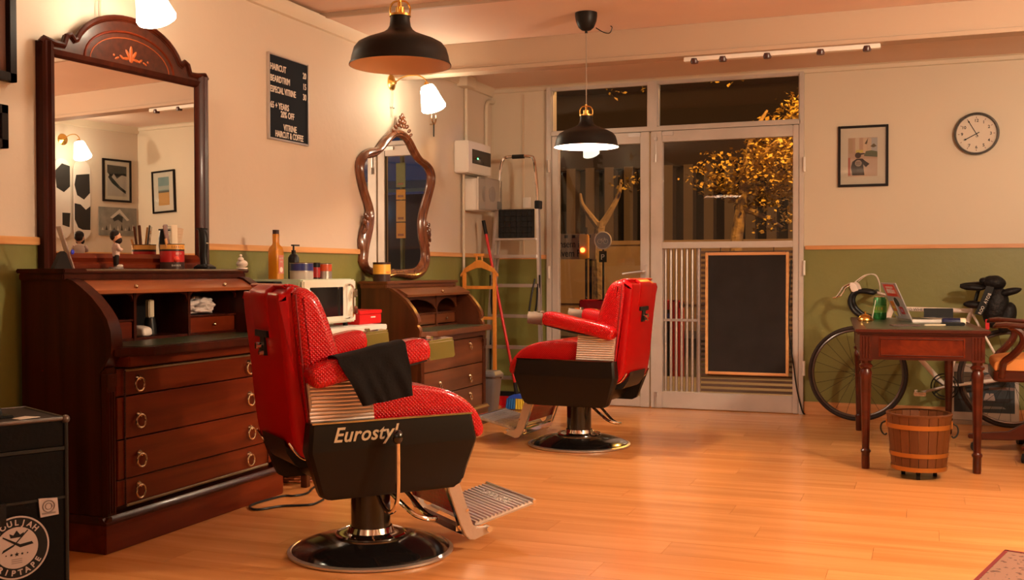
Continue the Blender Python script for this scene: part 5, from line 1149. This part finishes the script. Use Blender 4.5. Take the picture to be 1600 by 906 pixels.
# local +x runs away along the front face; the front face looks to -y; the corner nearest the bureau is the origin
CW, CD, CHt = .62, .36, .618
casem = simple('case_black', (.005, .004, .0035), .5, bump=('noise', 60, .001), spec=.08); caset = simple('case_top', (.04, .028, .022), .5, bump=('noise', 60, .001))
part('body', B().box(-CW, 0, 0, CD, .03, CHt-.10), casem, fc, bev=.006); part('lid', B().box(-CW, 0, 0, CD, CHt-.095, CHt), casem, fc, bev=.006)
part('top_panel', B().box(-CW+.02, -.02, .02, CD-.02, CHt-.001, CHt+.001), caset, fc)
for nm, p, q in (('edge_trim', (-CW, -.001, CHt-.004), (0, -.001, CHt-.004)), ('edge_trim', (0, 0, CHt-.004), (0, CD, CHt-.004)), ('edge_trim', (.001, -.001, .03), (.001, -.001, CHt)), ('edge_trim', (-CW, CD, CHt-.004), (0, CD, CHt-.004))):
    part(nm, B().cyl(p, q, .0065, seg=8), darkm if p[2] < .1 else simple('dull_metal', (.12, .095, .08), .4, metal=.6), fc)
part('corner_cap', B().ball((0, 0, CHt-.006), .014, 12), simple('dull_metal', (.12, .095, .08)), fc)
part('seam_strip', B().box(-CW, 0, -.004, .002, CHt-.103, CHt-.092), darkm, fc)
part('seam_strip', B().box(-CW, 0, -.004, .002, .36, .368), darkm, fc)
part('centre_strap', B().box(-.225, -.205, -.006, 0, .03, CHt), black, fc)
lt = part('latch', B().box(-.245, -.185, -.012, 0, .30, .37), black, fc, bev=.003); part('latch_button', B().cyl((-.215, -.016, .315), (-.215, -.010, .315), .012), darkm, lt)
hl = part('handle', B().tube([(-.33, .12, CHt), (-.32, .12, CHt+.030), (-.20, .12, CHt+.034), (-.17, .12, CHt+.03), (-.16, .12, CHt)], .011, 8, smooth=4), black, fc)
part('handle_plate', B().box(-.36, -.13, .08, .16, CHt, CHt+.010), black, fc, bev=.003)
part('paper_label', B().prism([(-.13, .03), (-.06, .05), (-.09, .10), (-.14, .07)], 'z', CHt+.001, CHt+.002), letter, fc)
for x in (-.05, -CW+.05):
    for y_ in (.05, CD-.05): part('castor', B().cyl((x-.01, y_, .02), (x+.01, y_, .02), .02, seg=16).box(x-.008, x+.008, y_-.01, y_+.01, .02, .035), black, fc)
stw = simple('sticker_pale', (.42, .32, .28), .55)
def disc_s(nm, cx_, cz_, r_, m, d, r2=None, k0=0, k1=2*PI):
    b = B(); n_ = 48
    if r2 is None: b.prism([(cx_+r_*math.cos(i*2*PI/n_), cz_+r_*math.sin(i*2*PI/n_)) for i in range(n_)], 'y', -.0012-d*.0005, 0)
    else:
        o_ = [(cx_+r_*math.cos(k0+(k1-k0)*i/n_), cz_+r_*math.sin(k0+(k1-k0)*i/n_)) for i in range(n_+1)]; i_ = [(cx_+r2*math.cos(k0+(k1-k0)*i/n_), cz_+r2*math.sin(k0+(k1-k0)*i/n_)) for i in range(n_+1)]
        b.prism(o_+i_[::-1], 'y', -.0012-d*.0005, 0)
    return part(nm, b, m, rs)
rs = part('round_sticker', B().prism([(-.155+.098*math.cos(i*2*PI/48), .228+.098*math.sin(i*2*PI/48)) for i in range(48)], 'y', -.0072, -.0062), simple('sticker_black', (.012, .011, .011), .4), fc)
SX, SZ = -.155, .228
def ds(nm, P, m, d): part(nm, B().prism(P, 'y', -.0076-d*.0004, -.0066), m, rs)
def annulus(r_, r2): 
    n_ = 64; return [(SX+r_*math.cos(i*2*PI/n_), SZ+r_*math.sin(i*2*PI/n_)) for i in range(n_+1)]+[(SX+r2*math.cos(i*2*PI/n_), SZ+r2*math.sin(i*2*PI/n_)) for i in range(n_, -1, -1)]
b = B(); n_ = 64
b.loft([[(SX+r_*math.cos(i*2*PI/n_), y_, SZ+r_*math.sin(i*2*PI/n_)) for i in range(n_)] for r_, y_ in ((.098, -.0066), (.098, -.0078), (.093, -.0078), (.093, -.0066))], cap=False); part('sticker_ring', b, stw, rs)
ds('sticker_centre', [(SX+.064*math.cos(i*2*PI/48), SZ+.064*math.sin(i*2*PI/48)) for i in range(48)], stw, 1)
for body, a0, rr, fl2 in (('SOULJAH', PI/2, .070, 1), ('GRIPTAPE', -PI/2, .086, -1)):
    for i_, ch in enumerate(body):
        a = a0+(-1 if fl2 > 0 else 1)*(i_-(len(body)-1)/2)*.27
        u_ = Vector((math.cos(a), 0, math.sin(a))); up = u_*fl2; rt = Vector((up.z, 0, -up.x))
        text('sticker_letter', ch, .024, stw, rs, face_mat((SX+u_.x*rr, -.0078, SZ+u_.z*rr), rt, up, (0, -1, 0)), .0004, align='CENTER', off=.0007)
sb = simple('sticker_black', (.012, .011, .011))
ds('crossed_blade', [(SX-.045, SZ-.012), (SX-.01, SZ+.005), (SX+.035, SZ+.050), (SX+.032, SZ+.052), (SX-.008, SZ+.012), (SX-.04, SZ-.002)], sb, 3)
ds('crossed_blade', [(SX+.050, SZ+.006), (SX+.01, SZ+.000), (SX-.042, SZ+.036), (SX-.040, SZ+.039), (SX+.01, SZ+.010), (SX+.045, SZ+.014)], sb, 4)
ds('crown', [(SX-.018, SZ+.032), (SX-.022, SZ+.046), (SX-.010, SZ+.040), (SX, SZ+.054), (SX+.010, SZ+.040), (SX+.022, SZ+.046), (SX+.018, SZ+.032)], sb, 3)
for k, r_ in ((-2, .003), (-1, .005), (0, .0075), (1, .005), (2, .003)):
    ds('star', [(SX+k*.016+(r_ if i % 2 == 0 else r_*.45)*math.sin(i*PI/5), SZ-.020+(r_ if i % 2 == 0 else r_*.45)*math.cos(i*PI/5)) for i in range(10)], sb, 3)
for k in range(3): ds('small_line', [(SX-.016, SZ-.036-k*.006), (SX+.016, SZ-.036-k*.006), (SX+.016, SZ-.034-k*.006), (SX-.016, SZ-.034-k*.006)], simple('sticker_grey', (.2, .15, .13)), 3)
sq = part('square_sticker', B().prism([(-.088, .370), (-.030, .366), (-.026, .313), (-.082, .310)], 'y', -.0072, -.0005), stw, fc)
part('sticker_drawing', B().ring((-.057, -.0075, .343), .018, .0022, 'y', 20, 6).ring((-.057, -.0075, .343), .010, .0018, 'y', 16, 6).box(-.078, -.036, -.008, -.007, .318, .324), simple('sticker_grey', (.2, .15, .13)), sq)
def rug_tex(nt, p, tc):
    N = nt.nodes; Lk = nt.links; out = None
    v = N.new('ShaderNodeTexVoronoi'); v.inputs['Scale'].default_value = 38; v.distance = 'MANHATTAN'
    nz = N.new('ShaderNodeTexNoise'); nz.inputs['Scale'].default_value = 60
    Lk.new(tc.outputs['Object'], v.inputs['Vector']); Lk.new(tc.outputs['Object'], nz.inputs['Vector'])
    a = N.new('ShaderNodeMath'); a.operation = 'ADD'; Lk.new(v.outputs['Distance'], a.inputs[0]); Lk.new(nz.outputs[0], a.inputs[1])
    r = N.new('ShaderNodeValToRGB'); r.color_ramp.interpolation = 'CONSTANT'; e = r.color_ramp.elements
    e[0].position = 0; e[0].color = (.26, .13, .085, 1); e[1].position = .60; e[1].color = (.13, .025, .02, 1)
    for pos, c in ((.75, (.05, .035, .02)), (.92, (.24, .12, .08)), (.48, (.09, .055, .03))): k = e.new(pos); k.color = (*c, 1)
    Lk.new(a.outputs[0], r.inputs[0]); Lk.new(r.outputs[0], p.inputs['Base Color'])
rg = thing('rug', 'patterned red and beige rug corner at the lower right', 'rug', (.287, 4.52, 0), math.radians(-15))
part('field', B().box(.012, .9, -1.6, -.012, .0005, .009), mat('rug_pattern', (.4, .2, .15), .95, extra=rug_tex), rg)
part('binding', B().box(0, .014, -1.6, 0, .0005, .011).box(0, .9, -.014, 0, .0005, .011), simple('rug_binding', (.16, .012, .012), .9), rg)

# ================================================================ THE STREET
struct('pavement', B().box(-16, 14, YB+.14, 11.2, -.15, -.03), pavem)
struct('street', B().box(-16, 14, 11.2, 19, -.25, -.12), asph)
struct('far_pavement', B().box(-16, 14, 19, 20.2, -.2, -.05), pavem)
fa = thing('street_building', 'orange lit building with narrow window slots across the street', 'building', (-2, 20.2, 0))
part('lower_wall', B().box(-12, 4.3, 0, .4, -.1, 1.62), tan, fa); part('window_recess', B().box(-12, 4.3, .30, .4, 1.62, 3.05), darkwin, fa)
upunlit = simple('upper_unlit', (.045, .035, .03), .9)  # dark colour stands in for wall the street light misses
part('upper_wall', B().box(-12, 4.3, 0, .4, 3.05, 4.5), upunlit, fa); part('plinth_ledge', B().box(-12, 4.3, -.08, 0, .45, .55), tan, fa); part('sill_ledge', B().box(-12, 4.3, -.05, 0, 1.58, 1.66), tan, fa)
fin = None
for k in range(28):
    if fin is None: fin = part('pilaster', B().box(-.09, .09, -.02, .30, 1.62, 3.08), simple('fin_brown', (.16, .12, .08), .85), fa); o_ = fin
    else: o_ = bpy.data.objects.new('pilaster', fin.data); C.objects.link(o_); o_.parent = fa
    o_.location = (-6.8+k*.385, 0, 0)
part('balcony_slab', B().box(-12, 4.3, -.9, .0, 4.5, 4.7), simple('balcony_grey', (.22, .19, .17), .8), fa); part('upper_storey', B().box(-12, 4.3, -.2, .4, 4.7, 9), upunlit, fa)
part('balcony_rail', B().box(-12, 4.3, -.9, -.86, 5.45, 5.5), simple('rail_grey', (.3, .26, .24), .5), fa)
def tree(label, base, trunk, branches, crown, nleaf, seed):
    t = thing('street_tree', label, 'tree', base)
    part('trunk', B().tube(trunk, lambda u_: .105-.045*u_, 10, smooth=4), bark, t)
    for br_ in branches: part('branch', B().tube(br_, lambda u_: .05*(1-.8*u_)+.006, 8, smooth=4), bark, t)
    rnd = random.Random(seed); b = B()
    cl = []
    for c_, r_, n_ in crown:
        for k in range(n_):
            while True:
                v = Vector((rnd.uniform(-1, 1), rnd.uniform(-1, 1), rnd.uniform(-1, 1)))
                if v.length < 1: break
            cl.append(Vector(c_)+Vector((v.x*r_[0], v.y*r_[1], v.z*r_[2])))
    for c_ in cl:
        for q_ in range(nleaf):
            p_ = c_+Vector((rnd.gauss(0, .07), rnd.gauss(0, .07), rnd.gauss(0, .06)))
            R__ = Matrix.Rotation(rnd.uniform(0, 6.28), 3, 'Z') @ Matrix.Rotation(rnd.uniform(-.9, .9), 3, 'X') @ Matrix.Rotation(rnd.uniform(-.9, .9), 3, 'Y'); s_ = rnd.uniform(.022, .045)
            vs_ = [b.bm.verts.new(p_+R__ @ Vector(q)) for q in ((0, -s_, 0), (s_*.7, 0, s_*.15), (0, s_, 0), (-s_*.7, 0, s_*.15))]
            b.bm.faces.new(vs_)
    part('foliage', b, leafm, t, kind='stuff', smooth=False)
tree('slim street tree with orange leaves seen through the right pane', (-2.30, 14.0, -.12), [(.0, 0, 0), (.02, 0, .8), (.02, 0, 1.5), (.10, .02, 2.1), (.18, .02, 2.7)],
     [[(.1, 0, 2.0), (-.1, .05, 2.2), (-.45, .1, 2.35)], [(.15, 0, 2.4), (.4, -.1, 2.7), (.8, -.1, 3.0)], [(.12, 0, 2.2), (.5, .1, 2.25), (.9, .1, 2.2)], [(.12, 0, 2.0), (.35, 0, 1.9), (.6, 0, 1.75)], [(.18, 0, 2.7), (.25, .1, 3.0), (.4, .1, 3.25)]],
     [((.62, 0, 2.65), (.55, .5, .50), 190), ((.35, 0, 2.35), (.55, .5, .35), 70), ((-.15, 0, 2.45), (.45, .4, .3), 30), ((.85, 0, 3.2), (.45, .5, .3), 40), ((-.2, -.3, 3.75), (.35, .3, .2), 9), ((.5, 0, 1.9), (.3, .3, .18), 14)], 9, 3)
tree('bare forked street tree seen through the left pane', (-4.10, 14.0, -.12), [(0, 0, 0), (.0, 0, .9), (-.02, 0, 1.5), (.02, 0, 1.85)],
     [[(.0, 0, 1.78), (.12, 0, 1.95), (.26, 0, 2.2), (.30, 0, 2.42)], [(.0, 0, 1.78), (-.12, 0, 1.93), (-.24, 0, 2.1), (-.27, 0, 2.25)]],
     [((.4, 0, 2.35), (.18, .2, .12), 5), ((.3, -.1, 3.75), (.6, .4, .25), 16), ((-.6, 0, 3.8), (.25, .3, .15), 4), ((.9, -.5, 3.78), (.3, .3, .12), 6)], 7, 5)
def street_sign():
    t = thing('cycle_sign', 'round bicycle parking sign on a thin post in the street', 'sign', (-3.47, 12.0, -.12))
    part('post', B().cyl((0, 0, 0), (0, 0, 1.62), .012, seg=10), darkm, t)
    part('disc', B().cyl((0, -.02, 1.55), (0, -.01, 1.55), .105, seg=32), simple('sign_grey', (.30, .28, .27), .5), t)
    part('disc_ring', B().ring((0, -.021, 1.55), .098, .007, 'y', 32, 6), letter, t)
    part('bicycle_symbol', B().ring((-.035, -.023, 1.54), .026, .004, 'y', 20, 6).ring((.035, -.023, 1.54), .026, .004, 'y', 20, 6).tube([(-.035, -.023, 1.54), (-.015, -.023, 1.57), (.022, -.023, 1.57), (.0, -.023, 1.54), (-.015, -.023, 1.57)], .004, 6).tube([(.035, -.023, 1.54), (.018, -.023, 1.585)], .004, 6), letter, t)
    pl_ = part('parking_plate', B().box(-.045, .045, -.02, -.012, 1.30, 1.43), darkm, t)
    text('parking_letter', 'P', .09, letter, pl_, face_mat((-.025, -.0215, 1.33), (1, 0, 0), (0, 0, 1), (0, -1, 0)), .001)
street_sign()
wd = thing('lettered_panel', 'pale panel with dark lettering seen low through the left pane', 'sign', (-3.90, 12.2, 1.22))
part('panel', B().box(-.22, .28, 0, .02, .0, .30), simple('panel_tan', (.42, .30, .17), .7), wd)
for k in range(5): part('vent', B().box(-.20+k*.095, -.16+k*.095, -.006, 0, .25, .285), darkm, wd)
for s_, z_ in (('ensem il', .14), ('olvem Par', .03)): text('lettering', s_, .12, simple('letter_dark', (.03, .02, .015)), wd, face_mat((-.215, -.004, z_), (1, 0, 0), (0, 0, 1), (0, -1, 0)), .001, sx=.8, off=.002)
part('panel_post', B().box(-.2, -.17, .0, .03, -1.34, 0), darkm, wd); part('panel_post', B().box(.2, .23, .0, .03, -1.34, 0), darkm, wd)
tf = thing('traffic_light', 'orange pedestrian signal with a red light in the street', 'traffic light', (-3.68, 11.9, -.12))
part('pole', B().cyl((.03, .02, 0), (.03, .02, 1.7), .014, seg=10), darkm, tf); part('housing', B().box(-.045, .06, -.02, .05, 1.34, 1.62), simple('signal_orange', (.6, .28, .03), .5), tf, bev=.01)
part('lamp', B().cyl((0, -.022, 1.44), (0, -.03, 1.44), .028, seg=20), simple('red_signal', (1, .1, .03), emit=(1, .10, .02), estr=6), tf)
def bin_(label, x, y_, w_, h_):
    t = thing('street_bin', label, 'bin', (x, y_, -.03 if y_ < 11.2 else -.12), group='red street bins')
    part('side_panel', B().box(-w_/2, -w_/2+.05, -.12, .12, 0, h_), redp, t, bev=.01); part('side_panel', B().box(w_/2-.11, w_/2, -.12, .12, 0, h_), redp, t, bev=.01)
    part('hood', B().box(-w_/2, w_/2, -.13, .13, h_-.10, h_), redp, t, bev=.02); part('recess', B().box(-w_/2+.04, w_/2-.10, -.10, .12, .05, h_-.05), darkm, t); part('label', B().box(-.03, .06, -.104, -.10, h_-.22, h_-.14), simple('bin_blue', (.04, .05, .2)), t)
bin_('red street bin beyond the left door leaf', -3.45, 11.6, .30, .88); bin_('red street bin behind the grille bars', -2.62, 11.6, .30, .88)
# things the oval mirror shows through the door
ns_ = thing('sticker_post', 'post covered in paper notices on the pavement near the door', 'post', (-2.055, 8.70, -.03))
part('pole', B().cyl((0, 0, 0), (0, 0, 2.9), .022, seg=14), simple('pole_green', (.10, .12, .08), .5), ns_)
for z0, z1, c in ((1.38, 1.52, (.62, .30, .08)), (1.53, 1.72, (.62, .36, .14)), (1.73, 1.82, (.65, .33, .06)), (1.84, 2.06, (.22, .26, .14))):
    n_ = part('notice', B().box(-.048, .048, -.030, -.023, z0+.03, z1+.03), mat('notice_%02x' % int(c[1]*255), c, .7), ns_)
    part('notice_print', B().box(-.03, .03, -.032, -.030, z0+.05, z0+.07), simple('print_brown', (.25, .08, .03)), n_)
sf = thing('lit_shop', 'shop front with a glowing blue sign far to the right across the street', 'shop', (5.4, 19.9, 0))
part('awning', B().prism([(0, 3.0), (-.9, 2.75), (-.9, 2.68), (0, 2.9)], 'x', -2.5, 2.5), simple('awning_blue', (.10, .22, .3), .7), sf)
part('glowing_sign', B().box(-.05, .75, -.12, -.05, 2.2, 2.48), simple('cyan_sign', (.2, .8, 1), emit=(.15, .65, 1), estr=7), sf); part('wall', B().box(-3.0, 2.4, -.05, .25, 0, 2.7), simple('shop_dark', (.05, .055, .07), .6), sf)
car = thing('parked_car', 'dark parked car beyond the pavement right of the door', 'car', (2.6, 12.6, -.12))
part('body', B().pillow([(-.8, .25), (-.85, .6), (-.7, .78), (.7, .78), (.85, .6), (.8, .25)], -1.9, 1.9, .3, ax='x', n=4), simple('car_black', (.01, .01, .012), .12, coat=1), car)
part('cabin', B().pillow([(-.62, .75), (-.5, 1.3), (-.3, 1.42), (.3, 1.42), (.5, 1.3), (.62, .75)], -.9, 1.5, .3, ax='x', n=4), simple('car_glass', (.01, .012, .015), .05), car)
for x_ in (-1.2, 1.25):
    for y_ in (-.85, .65): part('wheel', B().cyl((x_, y_, .31), (x_, y_+.2, .31), .31, seg=24), rubber, car)
